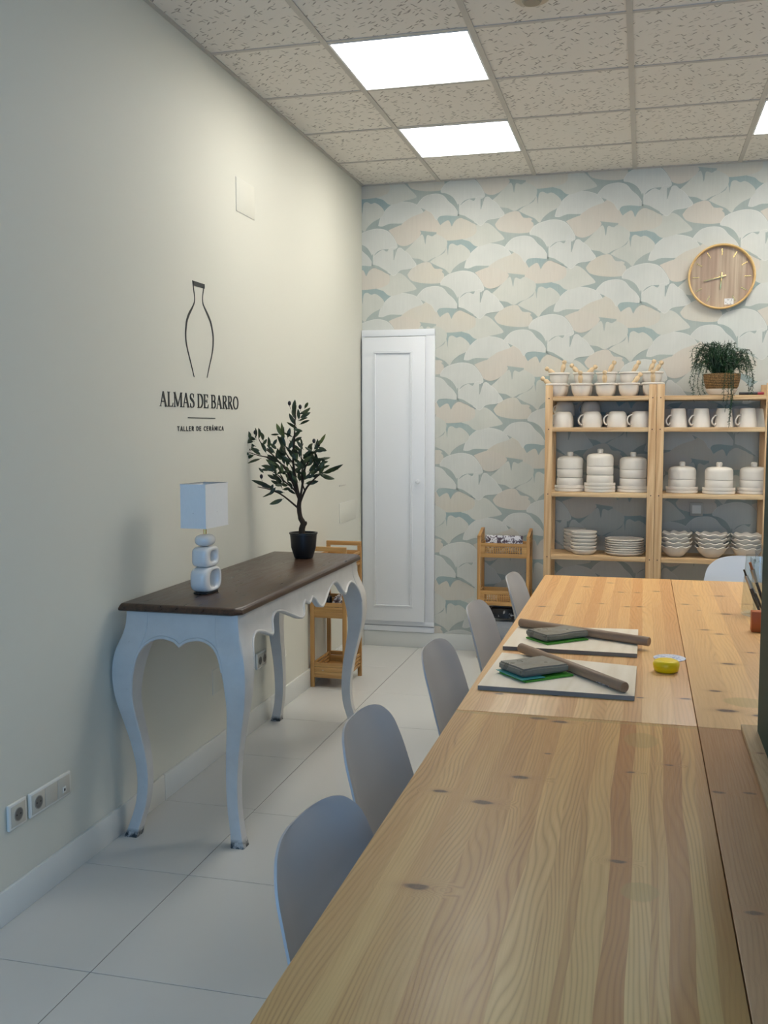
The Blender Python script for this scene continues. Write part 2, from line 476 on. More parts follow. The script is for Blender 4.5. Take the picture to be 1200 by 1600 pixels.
def m_glass():
    m = bpy.data.materials.new('clear_glass'); m.use_nodes = True; t = m.node_tree; t.nodes.clear()
    o = t.nodes.new('ShaderNodeOutputMaterial'); g = t.nodes.new('ShaderNodeBsdfGlossy'); g.inputs['Roughness'].default_value = .03
    tr = t.nodes.new('ShaderNodeBsdfTransparent'); tr.inputs[0].default_value = (.93, .95, .95, 1)
    lw = t.nodes.new('ShaderNodeLayerWeight'); pw = t.nodes.new('ShaderNodeMath'); pw.operation = 'POWER'; pw.inputs[1].default_value = 4; t.links.new(lw.outputs['Facing'], pw.inputs[0])
    fr = t.nodes.new('ShaderNodeMath'); fr.operation = 'MULTIPLY_ADD'; fr.inputs[1].default_value = .45; fr.inputs[2].default_value = .05; t.links.new(pw.outputs[0], fr.inputs[0])
    mx = t.nodes.new('ShaderNodeMixShader'); t.links.new(fr.outputs[0], mx.inputs[0]); t.links.new(tr.outputs[0], mx.inputs[1]); t.links.new(g.outputs[0], mx.inputs[2])
    t.links.new(mx.outputs[0], o.inputs[0]); return m
MAT_GLASS = m_glass()
MAT_WRAP = m_glass(); MAT_WRAP.name = 'crumpled_film'; MAT_WRAP.node_tree.nodes['Glossy BSDF'].inputs['Roughness'].default_value = .25; MAT_WRAP.node_tree.nodes['Transparent BSDF'].inputs[0].default_value = (.86, .88, .88, 1)

def m_panel():
    m = NT('light_diffuser'); n = m.noise(m.co(), 3, 1)
    m.b.inputs['Base Color'].default_value = (.9, .9, .9, 1)
    m.b.inputs['Emission Color'].default_value = (*PANEL_COLOR, 1)
    m.lk(m.mr(n, .3, .7, PANEL_STRENGTH * .97, PANEL_STRENGTH * 1.03), m.b.inputs['Emission Strength']); return m.m
MAT_PANEL = m_panel()

# ================================================================== THE ROOM
# floor: large tiles, individually laid over a grout bed
bm = nb()
add_box(bm, 0, RX, FY, 0, -.06, -.0025, mi=1)
g = .0012
ycols = [(0.012, .386, [0, -.58, -1.165, -1.75, -2.31, -2.9, -3.48, -4.08, -4.66, -5.24, -5.83, -6.41, -7.0, -7.6, FY])]
x = .386
while x < RX - .01:
    ycols.append((x, min(x + .585, RX), [0, -.58, -1.165, -1.75, -2.32, -2.93, -3.48, -4.08, -4.66, -5.24, -5.83, -6.41, -7.0, -7.6, FY] if x > .5 else [0, -.58, -1.75, -2.93, -3.48, -4.08, -5.24, -6.41, -7.6, FY])); x += .585
# the strip right of the long joint is laid with double-width tiles
ycols = [ycols[0]] + [(.386, 1.555, [0, -1.165, -1.75, -2.93, -3.48, -4.08, -5.24, -6.41, -7.6, FY]), (1.555, 2.725, [0, -.58, -1.75, -2.93, -4.08, -5.24, -6.41, FY]), (2.725, 3.895, [0, -1.165, -2.34, -3.5, -4.68, -5.85, -7.0, FY]), (3.895, RX, [0, -.58, -1.75, -2.93, -4.08, -5.24, -6.41, FY])]
for x0, x1, ys in ycols:
    for a, b in zip(ys, ys[1:]):
        add_box(bm, (x0 + g) if x0 > .1 else 0, x1 - g, b + g, a - g, -.0026, 0, bev=.0008, seg=1)
struct('floor', bm, [MAT_FLOOR, MAT_GROUT])

# left wall
bm = nb(); add_box(bm, -.12, 0, FY - .12, .12, 0, H + .05); struct('wall_left', bm, MAT_WALL)
bm = nb(); add_box(bm, RX, RX + .12, FY - .12, .12, 0, H + .05); struct('wall_right', bm, MAT_WALL)
bm = nb()
add_box(bm, 0, WIN[0], FY - .12, FY, 0, H + .05); add_box(bm, WIN[1], RX, FY - .12, FY, 0, H + .05)
add_box(bm, WIN[0], WIN[1], FY - .12, FY, 0, WIN[2]); add_box(bm, WIN[0], WIN[1], FY - .12, FY, WIN[3], H + .05)
struct('wall_front', bm, MAT_WALL)
bm = nb()
for xx in (WIN[0], (WIN[0] + WIN[1]) / 2 - .03, WIN[1] - .06): add_box(bm, xx, xx + .06, FY - .09, FY - .03, WIN[2], WIN[3])
for zz in (WIN[2], WIN[3] - .06): add_box(bm, WIN[0], WIN[1], FY - .09, FY - .03, zz, zz + .06)
struct('window_1', bm, MAT_GREEN)

# back wall with fan-leaf wallpaper (leaf repeat, half drop)
bm = nb()
add_box(bm, -.12, RX + .12, 0, .12, 0, H + .05, mi=0)
LEAVES = [  # outline in repeat units (1265 per metre), material, drawn back to front
 (5, [(290, 30), (400, 20), (480, 35), (545, 85), (470, 140), (440, 100), (380, 90), (300, 100)]),
 (5, [(215, 560), (250, 540), (385, 560), (330, 640), (290, 640), (225, 650)]),
 (1, [(445, 245), (460, 190), (500, 130), (560, 85), (620, 70), (700, 80), (760, 105), (800, 150), (802, 175), (740, 215), (640, 235), (540, 232), (480, 250)]),
 (2, [(530, 640), (600, 622), (650, 642), (700, 690), (750, 742), (740, 762), (640, 782), (560, 802), (520, 795), (480, 760), (420, 730)]),
 (3, [(800, 165), (840, 140), (870, 162), (910, 200), (935, 250), (962, 290), (960, 322), (880, 315), (790, 302), (700, 290), (620, 262), (690, 205), (750, 180)]),
 (3, [(680, 640), (720, 590), (790, 555), (860, 550), (900, 600), (965, 612), (975, 700), (900, 718), (800, 710), (720, 690), (690, 662)]),
 (1, [(255, 355), (290, 310), (350, 285), (430, 272), (510, 290), (560, 340), (592, 400), (585, 430), (520, 430), (450, 438), (410, 470), (395, 520), (385, 470), (350, 415), (300, 385), (258, 375)]),
 (3, [(215, 690), (235, 640), (270, 608), (310, 590), (328, 612), (340, 640), (360, 605), (400, 578), (450, 590), (500, 620), (532, 640), (530, 700), (470, 732), (380, 745), (290, 745), (240, 720)]),
 (1, [(62, 460), (85, 430), (130, 395), (210, 383), (270, 400), (310, 445), (350, 480), (378, 520), (385, 558), (300, 550), (240, 555), (215, 582), (180, 530), (120, 495), (64, 470)]),
 (2, [(640, 470), (700, 420), (750, 370), (795, 332), (812, 350), (825, 410), (835, 350), (850, 338), (880, 350), (910, 335), (950, 350), (1000, 390), (992, 450), (940, 500), (880, 522), (830, 547), (780, 522), (725, 512), (690, 490)]),
 (2, [(862, 548), (900, 520), (980, 480), (996, 430), (1008, 505), (1016, 430), (1045, 413), (1080, 430), (1110, 423), (1150, 445), (1187, 490), (1160, 540), (1100, 570), (1050, 610), (1024, 645), (985, 610), (920, 580)]),
 (1, [(395, 530), (405, 490), (440, 460), (480, 440), (515, 455), (535, 428), (582, 428), (570, 520), (596, 440), (625, 430), (650, 450), (690, 480), (720, 520), (750, 567), (700, 592), (620, 602), (570, 642), (520, 612), (450, 582), (395, 545)]),
 (4, [(525, 287), (580, 265), (640, 250), (720, 268), (788, 308), (780, 342), (740, 380), (700, 405), (650, 416), (602, 400), (585, 370), (560, 330)]),
]
STEMS = [[(390, 548), (440, 562), (520, 612), (505, 616), (430, 585), (388, 558)], [(388, 470), (396, 470), (397, 560), (384, 566)], [(566, 440), (582, 440), (572, 520), (566, 520)], [(265, 262), (305, 300), (295, 304), (262, 272)]]
def clip_poly(P, ax, lim, keep_less):
    out = []
    for i in range(len(P)):
        a, b = P[i], P[(i + 1) % len(P)]
        ia = (a[ax] <= lim) if keep_less else (a[ax] >= lim); ib = (b[ax] <= lim) if keep_less else (b[ax] >= lim)
        if ia: out.append(a)
        if ia != ib:
            t = (lim - a[ax]) / (b[ax] - a[ax]); out.append((a[0] + (b[0] - a[0]) * t, a[1] + (b[1] - a[1]) * t))
    return out
KW = 1240.0
def leaf_at(pts, ou, ov, layer, mi):
    P = []
    m_ = len(pts)
    # light smoothing of the outline
    C = crom([(p[0], p[1], 0) for p in pts] + [(*pts[0], 0)], 3)[:-1] if m_ > 6 else [Vector((*p, 0)) for p in pts]
    for v in C: P.append((.318 + (v.x + ou) / KW, 2.655 - (v.y + ov) / KW))
    for ax, lim, less in ((0, 0, False), (0, RX, True), (1, .0, False), (1, H, True)):
        P = clip_poly(P, ax, lim, less)
        if len(P) < 3: return
    y = -.0002 * (layer + 1)
    try: f = bm.faces.new([bm.verts.new((a, y, b)) for a, b in P]); f.material_index = mi
    except ValueError: pass
for i in range(-3, 8):
    for j in range(-8, 9):
        ou, ov = 698 * i, 357 * i + 715 * j
        cx_, cz_ = .318 + (ou + 500) / KW, 2.655 - (ov + 400) / KW
        if not (-.7 < cx_ < RX + .7 and -.6 < cz_ < H + .6): continue
        for L, (mi, pts) in enumerate(LEAVES):
            if mi == 3 and (i + j * 2 + L) % 3 == 0: mi = 4
            if mi in (1,):   # pale rim a hair larger, behind
                c = (sum(p[0] for p in pts) / len(pts), sum(p[1] for p in pts) / len(pts))
                leaf_at([((p[0] - c[0]) * 1.025 + c[0], (p[1] - c[1]) * 1.035 + c[1]) for p in pts], ou, ov, L * 1.0 - .5, 6)
            leaf_at(pts, ou, ov, L, mi)
        for L, s in enumerate(STEMS): leaf_at(s, ou, ov, 14, 0)
me = bpy.data.meshes.new('wall_back')
for f in bm.faces: 
    if len(f.verts) and f.normal.y > 0 and abs(f.calc_center_median().y) < .01: f.normal_flip()
bm.normal_update()
for f in bm.faces:
    if abs(f.calc_center_median().y) < .01 and f.calc_center_median().y < 0 and f.normal.y > 0: f.normal_flip()
bm.to_mesh(me); bm.free()
for m_ in PAPER: me.materials.append(m_)
wb = bpy.data.objects.new('wall_back', me); COL.objects.link(wb); wb['kind'] = 'structure'

# baseboards
bm = nb()
yy = 0
for a in (-0.6, -1.75, -2.9, -4.02, -5.2, -6.4, -7.6, FY):
    add_box(bm, 0, .012, a + .0012, yy - .0004, 0, .102, bev=.003, seg=2); yy = a
struct('baseboard_left', bm, MAT_BASE)
bm = nb(); add_box(bm, .012, 1.6, -.015, -.0035, 0, .102, bev=.003); add_box(bm, 1.602, RX, -.015, -.0035, 0, .102, bev=.003)
struct('baseboard_back', bm, MAT_BASE)

# ceiling tiles, grid and light panels
XS = [0, .509, 1.109, 1.709, 2.309, 2.909, 3.509, 4.109, RX]
YS = [0] + [-(.5642 + .6 * k) for k in range(0, 14)]; YS = [y for y in YS if y > FY] + [FY]
LIGHTS = [(1, 1), (1, 3), (4, 1), (4, 3), (6, 2)]
bm = nb()
for i in range(len(XS) - 1):
    for j in range(len(YS) - 1):
        if (i, j) in LIGHTS: continue
        add_box(bm, XS[i], XS[i + 1], YS[j + 1], YS[j], H + .004, H + .02)
add_box(bm, 0, RX, FY, 0, H + .03, H + .06)
ce = struct('ceiling', bm, MAT_CEIL)
bm = nb()
for x_ in XS[1:-1]: add_box(bm, x_ - .012, x_ + .012, FY, 0, H - .001, H + .006)
for y_ in YS[1:-1]:
    for a, b in zip(XS, XS[1:]): add_box(bm, a + .012, b - .012, y_ - .010, y_ + .010, H, H + .005)
add_box(bm, 0, .018, FY, 0, H - .002, H + .004); add_box(bm, 0, RX, -.02, -.004, H - .002, H + .004); add_box(bm, RX - .02, RX, FY, 0, H - .002, H + .004)
obj('ceiling_grid', bm, MAT_GRID, ce)
LLAB = {(1, 3): 'square white ceiling light panel nearer the viewer, the larger one left of the photo', (1, 1): 'square white ceiling light panel nearest the wallpapered wall, beyond the larger one',
        (4, 1): 'white ceiling light panel cut off by the right edge of the photo'}
for (i, j) in LIGHTS:
    x0, x1, y0, y1 = XS[i] + .012, XS[i + 1] - .012, YS[j + 1] + .012, YS[j] - .012
    t = thing('ceiling_light', LLAB.get((i, j), 'square ceiling light outside the view, ceiling column %d, row %d' % (i, j)), 'ceiling light', ((x0 + x1) / 2, (y0 + y1) / 2, H), 0, 'square ceiling light panels')
    w, d = (x1 - x0) / 2, (y1 - y0) / 2
    bm = nb(); r_ = .008
    add_box(bm, -w, w, -d, -d + r_, -.0015, .03); add_box(bm, -w, w, d - r_, d, -.0015, .03); add_box(bm, -w, -w + r_, -d + r_, d - r_, -.0015, .03); add_box(bm, w - r_, w, -d + r_, d - r_, -.0015, .03)
    obj('frame', bm, MAT_WHITE, t)
    bm = nb(); add_box(bm, -w + r_, w - r_, -d + r_, d - r_, .002, .006); obj('diffuser', bm, MAT_PANEL, t)
# round detector at the top of the view
t = thing('smoke_detector', 'round beige ceiling fitting cut off by the top edge of the photo', 'smoke detector', (1.37, -2.60, H), 0)
bm = nb(); add_lathe(bm, [(0, -.018), (.05, -.018), (.062, -.012), (.066, 0), (0, 0)], n=40); obj('rim', bm, plain('beige_plastic', srgb(186, 172, 148), .5), t)
bm = nb(); add_lathe(bm, [(0, -.026), (.03, -.025), (.036, -.0175), (0, -.0175)], n=32); obj('sensor', bm, plain('beige_plastic_dark', srgb(150, 138, 116), .5), t)

# built-in closet door in the back wall
frame = nb()
add_box(frame, .004, .49, -.028, -.0035, 2.035, 2.078, bev=.002); add_box(frame, .004, .49, -.028, -.0035, .145, .175, bev=.002)
add_box(frame, .004, .02, -.028, -.0035, .175, 2.035, bev=.001); add_box(frame, .43, .49, -.028, -.0035, .175, 2.035, bev=.002)
add_box(frame, .012, .49, -.022, -.0035, .104, .140, bev=.001)
door = struct('door_1', frame, MAT_WHITE)
bm = nb(); add_box(bm, .014, .432, -.052, -.0285, .178, 2.03, bev=.003)
leaf = obj('door_panel', bm, MAT_WHITE, door)
bm = nb()
def molding(x0, x1, z0, z1, w, y0, y1):
    add_box(bm, x0, x1, y0, y1, z1 - w, z1, bev=.002); add_box(bm, x0, x1, y0, y1, z0, z0 + w, bev=.002)
    add_box(bm, x0, x0 + w, y0, y1, z0 + w, z1 - w, bev=.002); add_box(bm, x1 - w, x1, y0, y1, z0 + w, z1 - w, bev=.002)
molding(.09, .352, .268, 1.942, .009, -.0575, -.0515); molding(.099, .343, .277, 1.933, .008, -.062, -.0515)
obj('molding', bm, MAT_WHITE, leaf)
bm = nb(); add_lathe(bm, [(0, 0), (.008, 0), (.007, .01), (.013, .018), (.015, .026), (.011, .033), (0, .034)], n=28, mat=Matrix.Translation((.391, -.052, 1.10)) @ Matrix.Rotation(PI / 2, 4, 'X'))
obj('knob', bm, MAT_WHITE, leaf)

# ================================================================== WALL FITTINGS
def wallL(s, t, d): return (d, s, t)
t = thing('wall_sign', 'black outlined vase and ceramics workshop lettering on the left wall', 'wall sign', (0, -2.47, 1.44))
def signT(s, tt, d): return (d, s + 2.47, tt - 1.44)
VL = [(-2.55, 2.043), (-2.543, 2.011), (-2.536, 1.984), (-2.54, 1.961), (-2.562, 1.936), (-2.589, 1.911), (-2.611, 1.882), (-2.62, 1.854), (-2.625, 1.827), (-2.622, 1.796), (-2.61, 1.766), (-2.591, 1.731), (-2.572, 1.696), (-2.552, 1.658)]
VR = [(-2.442, 2.045), (-2.449, 2.023), (-2.458, 1.994), (-2.456, 1.967), (-2.432, 1.944), (-2.405, 1.921), (-2.381, 1.896), (-2.365, 1.864), (-2.357, 1.832), (-2.362, 1.793), (-2.377, 1.754), (-2.396, 1.72), (-2.414, 1.686), (-2.426, 1.661)]
bm = nb()
WLs = [.009, .006, .005, .006, .009, .012, .012, .011, .010, .009, .007, .006, .005, .003]
for V in (VL, VR):
    c = crom([(a, b, 0) for a, b in V], 4); ws = crom([(w, 0, 0) for w in WLs], 4)
    add_stroke(bm, [(p.x, p.y) for p in c], [w.x for w in ws], signT, .0005, .002)
add_prism(bm, [(-2.556, 2.048), (-2.546, 2.029), (-2.438, 2.030), (-2.437, 2.048)], signT, .0005, .002)
obj('vase_outline', bm, MAT_INK, t, 0)
bm = nb(); add_prism(bm, [(-2.616, 1.4895), (-2.35, 1.4895), (-2.35, 1.4925), (-2.616, 1.4925)], signT, .0005, .002); obj('rule_line', bm, MAT_INK, t, 0)
# serif capitals, cap height 1
def arc(cx, cy, rx, ry, a0, a1, n=14): return [(cx + rx * math.cos(math.radians(a0 + (a1 - a0) * i / n)), cy + ry * math.sin(math.radians(a0 + (a1 - a0) * i / n))) for i in range(n + 1)]
TH, TN, SF = .15, .055, .04
def serif(x, y, w=.26): return ('p', [(x - w / 2, y), (x + w / 2, y), (x + w / 2, y + SF), (x - w / 2, y + SF)])
def stem(x, w=TH): return ('p', [(x - w / 2, 0), (x + w / 2, 0), (x + w / 2, 1), (x - w / 2, 1)])
def glyph(ch):
    g = []
    if ch == 'A':
        g += [('s', [(.10, 0), (.40, 1)], TN), ('s', [(.40, .97), (.70, 0)], TH), ('s', [(.20, .33), (.60, .33)], TN), serif(.10, 0, .22), serif(.70, 0, .30)]; w = .86
    elif ch == 'L':
        g += [stem(.16), serif(.16, .96, .30), serif(.16, 0, .30), ('p', [(.1, 0), (.62, 0), (.66, .27), (.62, .27), (.54, .06), (.1, .06)])]; w = .70
    elif ch == 'M':
        g += [stem(.13, TN), stem(.90, TH), ('s', [(.13, .99), (.50, .06)], TH), ('s', [(.50, .06), (.86, .99)], TN), serif(.13, 0, .24), serif(.90, 0, .28), serif(.10, .96, .2), serif(.93, .96, .22)]; w = 1.06
    elif ch == 'S':
        P = [(.50, .80), (.44, .93), (.30, .975), (.15, .92), (.10, .78), (.16, .64), (.30, .54), (.44, .43), (.53, .27), (.48, .09), (.32, .02), (.16, .05), (.09, .20)]
        Wd = [.04, .05, .05, .08, .12, .14, .15, .15, .13, .09, .05, .05, .04]
        c = crom([(a, b, 0) for a, b in P], 4); ww = crom([(q, 0, 0) for q in Wd], 4)
        g += [('v', [(p.x, p.y) for p in c], [q.x for q in ww]), ('p', [(.48, .70), (.52, .70), (.52, .98), (.48, .90)]), ('p', [(.07, .02), (.11, .10), (.11, .30), (.07, .30)])]; w = .64
    elif ch in 'DBRP':
        g += [stem(.16), serif(.12, .96, .22), serif(.12 if ch != 'R' else .16, 0, .22 if ch != 'R' else .30)]
        if ch == 'D':
            P = [(.16, .975)] + arc(.34, .5, .36, .475, 90, -90, 16) + [(.16, .025)]
            Wd = [.05, .05] + [.05 + .10 * math.sin(PI * i / 16) for i in range(1, 16)] + [.05, .05]; g.append(('v', P, Wd)); w = .80
        else:
            P = [(.16, .975)] + arc(.34, .745, .21, .23, 90, -90, 10) + [(.16, .515)]
            Wd = [.05, .05] + [.05 + .09 * math.sin(PI * i / 10) for i in range(1, 10)] + [.05, .05]; g.append(('v', P, Wd))
            if ch == 'B':
                P = [(.16, .53)] + arc(.34, .278, .26, .253, 90, -90, 10) + [(.16, .025)]; g.append(('v', P, Wd)); w = .72
            else: g += [('s', [(.32, .52), (.66, .0)], TH), serif(.68, 0, .16)]; w = .78
    elif ch == 'E':
        g += [stem(.16), serif(.12, .96, .22), serif(.12, 0, .22), ('p', [(.1, .94), (.1, 1), (.60, 1), (.60, .76), (.56, .76), (.50, .94)]), ('p', [(.1, 0), (.62, 0), (.66, .27), (.62, .27), (.54, .06), (.1, .06)]), ('s', [(.16, .51), (.46, .51)], TN), ('p', [(.44, .38), (.48, .38), (.48, .64), (.44, .64)])]; w = .70
    elif ch == 'O':
        n = 28; P = arc(.42, .5, .34, .475, 0, 360, n); Wd = [.05 + .10 * abs(math.cos(2 * PI * i / n)) for i in range(n + 1)]; g.append(('v', P, Wd)); w = .84
    else: w = .30
    return g, w
def write_serif(bm, text, y0, y1, z0, h):
    tot = sum(glyph(c)[1] for c in text); k = (y1 - y0) / tot; s = y0
    for c in text:
        G, w = glyph(c)
        for it in G:
            f = lambda p: (s + p[0] * k, z0 + p[1] * h)
            if it[0] == 'p': add_prism(bm, [f(p) for p in it[1]], signT, .0005, .002)
            else: add_stroke(bm, [f(p) for p in it[1]], [q * k for q in it[2]] if it[0] == 'v' else it[2] * k, signT, .0005, .002)
        s += w * k
WORDS = [('ALMAS', 0), ('DE', 6), ('BARRO', 9)]
tot_ = sum(glyph(c)[1] for c in 'ALMAS DE BARRO'); kk = (2.862 - 2.090) / tot_
for wd_, st_ in WORDS:
    a_ = -2.862 + kk * sum(glyph(c)[1] for c in 'ALMAS DE BARRO'[:st_]); b_ = a_ + kk * sum(glyph(c)[1] for c in wd_)
    bm = nb(); write_serif(bm, wd_, a_, b_, 1.533, .0575); obj('lettering', bm, MAT_INK, t, 0)
# sans-serif line
def sans(ch):
    g = []; w = .62
    if ch == 'T': g = [[(.02, .93), (.52, .93)], [(.27, .93), (.27, 0)]]; w = .62
    elif ch == 'A' or ch == 'Á':
        g = [[(.04, 0), (.28, 1)], [(.28, 1), (.52, 0)], [(.13, .33), (.43, .33)]]; w = .64
        if ch == 'Á': g.append([(.26, 1.12), (.36, 1.32)])
    elif ch == 'L': g = [[(.08, 1), (.08, 0)], [(.08, .07), (.44, .07)]]; w = .54
    elif ch == 'E': g = [[(.08, 1), (.08, 0)], [(.08, .07), (.44, .07)], [(.08, .93), (.44, .93)], [(.08, .52), (.40, .52)]]; w = .58
    elif ch == 'R': g = [[(.08, 1), (.08, 0)], [(.08, .93)] + arc(.26, .71, .18, .22, 90, -90, 8) + [(.08, .49)], [(.26, .49), (.46, 0)]]; w = .60
    elif ch == 'D': g = [[(.08, 1), (.08, 0)], [(.08, .93)] + arc(.2, .5, .30, .43, 90, -90, 10) + [(.08, .07)]]; w = .64
    elif ch == 'C': g = [arc(.32, .5, .25, .43, 50, 310, 14)]; w = .62
    elif ch == 'M': g = [[(.08, 0), (.08, 1)], [(.08, 1), (.33, .25)], [(.33, .25), (.58, 1)], [(.58, 1), (.58, 0)]]; w = .74
    elif ch == 'I': g = [[(.1, 0), (.1, 1)]]; w = .28
    else: w = .34
    return g, w
text = 'TALLER DE CERÁMICA'; tot = sum(sans(c)[1] + .12 for c in text); k = (2.716 - 2.254) / tot; s = -2.716
bm = nb()
for c in text:
    if c == ' ': obj('sub_lettering', bm, MAT_INK, t, 0); bm = nb()
    G, w = sans(c)
    for P in G: add_stroke(bm, [(s + p[0] * k, 1.4375 + p[1] * .0185) for p in P], .0038, signT, .0005, .002)
    s += (w + .12) * k
obj('sub_lettering', bm, MAT_INK, t, 0)

# hatch cover and small covers on the left wall
def wall_cover(name, label, cat, y0, y1, z0, z1, gap=True):
    t = thing(name, label, cat, (0, (y0 + y1) / 2, z0)); w = (y1 - y0) / 2; h = z1 - z0
    bm = nb(); add_box(bm, 0.0002, .0008, -w - .002, w + .002, -.002, h + .002); obj('gap_line' if gap else 'frame', bm, MAT_DARK if not gap else MAT_BASE, t)  # thin pale border left showing around the cover plate
    bm = nb(); add_box(bm, .0007, .0030, -w, w, 0, h, bev=.0008); obj('cover_plate', bm, MAT_WALL, t); return t
wall_cover('hatch_cover', 'square painted hatch cover high on the left wall above the logo', 'hatch cover', -2.087, -1.868, 2.422, 2.571)
wall_cover('blank_cover', 'low rectangular cover on left wall beside the closet door, behind the olive tree', 'blank cover', -.527, -.176, .862, .985)
bm = nb(); add_box(bm, .0003, .004, -.53, -.40, 1.091, 1.097, bev=.001); tag(obj('wall_strip', bm, MAT_GRID), 'short thin grey strip on the left wall right of the olive tree', 'wall strip')
wall_cover('cable_cover', 'low painted cover on left wall seen through the arch of the console table', 'blank cover', -2.42, -2.30, .292, .40)

def socket(bm_face, bm_hole, y, z, x):
    # recessed round schuko well with two contacts
    M_ = Matrix.Translation((x, y, z)) @ Matrix.Rotation(PI / 2, 4, 'Y')
    add_lathe(bm_hole, [(0, -.008), (.018, -.008), (.0205, 0.0008), (.0225, .0012), (.0225, -.002), (0, -.009)], n=28, mat=M_)
SOCK = plain('socket_well', srgb(150, 146, 138), .4, .05)
def outlet(label, y0, y1, z0, z1, parts):
    yc = (y0 + y1) / 2
    t = thing('power_outlet', label, 'power outlet', (0, yc, z0), 0); w = (y1 - y0) / 2; h = z1 - z0
    bm = nb(); add_box(bm, .0005, .011, -w, w, 0, h, bev=.004, seg=3); obj('plate', bm, MAT_PLASTIC, t)
    n = len(parts); mw = (2 * w - .016) / n
    for i, p in enumerate(parts):
        a = -w + .008 + mw * i
        bm = nb(); add_box(bm, .010, .0125, a + .001, a + mw - .001, .008, h - .008, bev=.001)
        mdl = obj('module', bm, plain('module_plastic', srgb(196, 190, 178), .4, .03) if False else MAT_MOD, t)
        if p == 's':
            bm = nb(); M_ = Matrix.Translation((.0125, a + mw / 2, h / 2)) @ Matrix.Rotation(PI / 2, 4, 'Y')
            add_lathe(bm, [(.018, .0012), (.0205, .0018), (.0205, 0), (.018, 0)], n=28, mat=M_, cap=False); obj('socket_ring', bm, SOCK, mdl)
            bm = nb(); add_lathe(bm, [(0, .0002), (.018, .0002), (.018, .0009), (0, .0004)], n=28, mat=M_); obj('socket_well', bm, SOCKD, mdl)
            bm = nb()
            for q in (-.0095, .0095): add_lathe(bm, [(0, .001), (.0026, .001), (.0026, .0003), (0, .0003)], n=12, mat=Matrix.Translation((.0126, a + mw / 2 + q, h / 2)) @ Matrix.Rotation(PI / 2, 4, 'Y'))
            obj('contact_hole', bm, MAT_DARK, mdl)
        elif p == 'p':
            bm = nb(); add_box(bm, .0125, .0145, a + mw / 2 - .009, a + mw / 2 + .009, h * .36 - .010, h * .36 + .010, bev=.001); obj('port_frame', bm, MAT_PLASTIC, mdl)
            bm = nb(); add_box(bm, .0143, .0152, a + mw / 2 - .003, a + mw / 2 + .004, h * .36 - .004, h * .36 + .004); obj('port', bm, MAT_DARK, mdl)
    return t
MAT_MOD = plain('outlet_module', srgb(196, 190, 176), .4, .03)
SOCKD = plain('socket_well_dark', srgb(104, 100, 94), .5, .05)
outlet('single white power socket low on left wall, nearest the viewer', -3.882, -3.793, .266, .345, ['s'])
outlet('wide three-module white socket plate low on left wall beside the single socket', -3.778, -3.553, .266, .343, ['s', 'b', 'p'])
outlet('double power socket low on the left wall under the console table', -1.925, -1.795, .283, .362, ['s', 's'])
t = thing('light_switch', 'square beige wall switch on the wallpaper behind the right shelf unit', 'light switch', (2.115, -.0035, .911), 0)
bm = nb(); add_box(bm, -.038, .038, -.012, .0005, 0, .08, bev=.003); obj('plate', bm, MAT_MOD, t)
bm = nb(); add_box(bm, -.026, .026, -.017, -.0115, .014, .066, bev=.002); obj('rocker', bm, MAT_PLASTIC, t)
# thin cable on wall under console
bm = nb(); add_tube(bm, crom([(.006, -1.66, .40), (.007, -1.64, .33), (.012, -1.60, .27), (.02, -1.55, .27), (.006, -1.52, .30)], 6), .002, 8)
tag(obj('wall_cable', bm, MAT_PLASTIC), 'thin white cable hanging on the left wall behind the console leg', 'cable')

# wall clock
t = thing('wall_clock', 'round wooden wall clock with brass hands above the right shelf unit', 'wall clock', (2.223, -.0035, 2.339), 0)
RYM = Matrix.Rotation(PI / 2, 4, 'X')
bm = nb(); add_lathe(bm, [(.176, 0), (.190, 0), (.192, .02), (.191, .040), (.186, .043), (.181, .040), (.180, .012), (.176, .010)], n=96, mat=RYM, cap=False)
f0 = bm.faces[:]; obj('rim', bm, MAT_CLOCKRIM, t)
bm = nb(); add_lathe(bm, [(0, 0), (.178, 0), (.178, .012), (0, .012)], n=96, mat=RYM); face = obj('dial', bm, MAT_CLOCK, t)
for hnum in range(12):
    a = PI / 2 - hnum * PI / 6; M_ = Matrix.Rotation(-(a), 4, 'Y')
    if hnum == 6: continue
    bm = nb(); add_box(bm, .128, .166, -.0155, -.0125, -.0030, .0030, mat=M_); obj('hour_marker', bm, MAT_BRASS, face)
def hand(name, ang, L, wd, y):
    bm = nb(); M_ = Matrix.Rotation(-math.radians(ang), 4, 'Y')
    add_box(bm, -.026, L, -y - .002, -y, -wd / 2, wd / 2, bev=.0006, mat=M_); obj(name, bm, MAT_BRASS, t)
hand('minute_hand', 193, .104, .006, .022); hand('hour_hand', 266, .075, .007, .018)
bm = nb(); add_lathe(bm, [(0, .012), (.006, .012), (.006, .026), (0, .027)], n=20, mat=RYM); obj('hand_pivot', bm, MAT_BRASS, t)
bm = nb(); add_box(bm, .02, .072, -.0145, -.0125, -.163, -.128); obj('paper_sticker', bm, MAT_PRINT2, face)

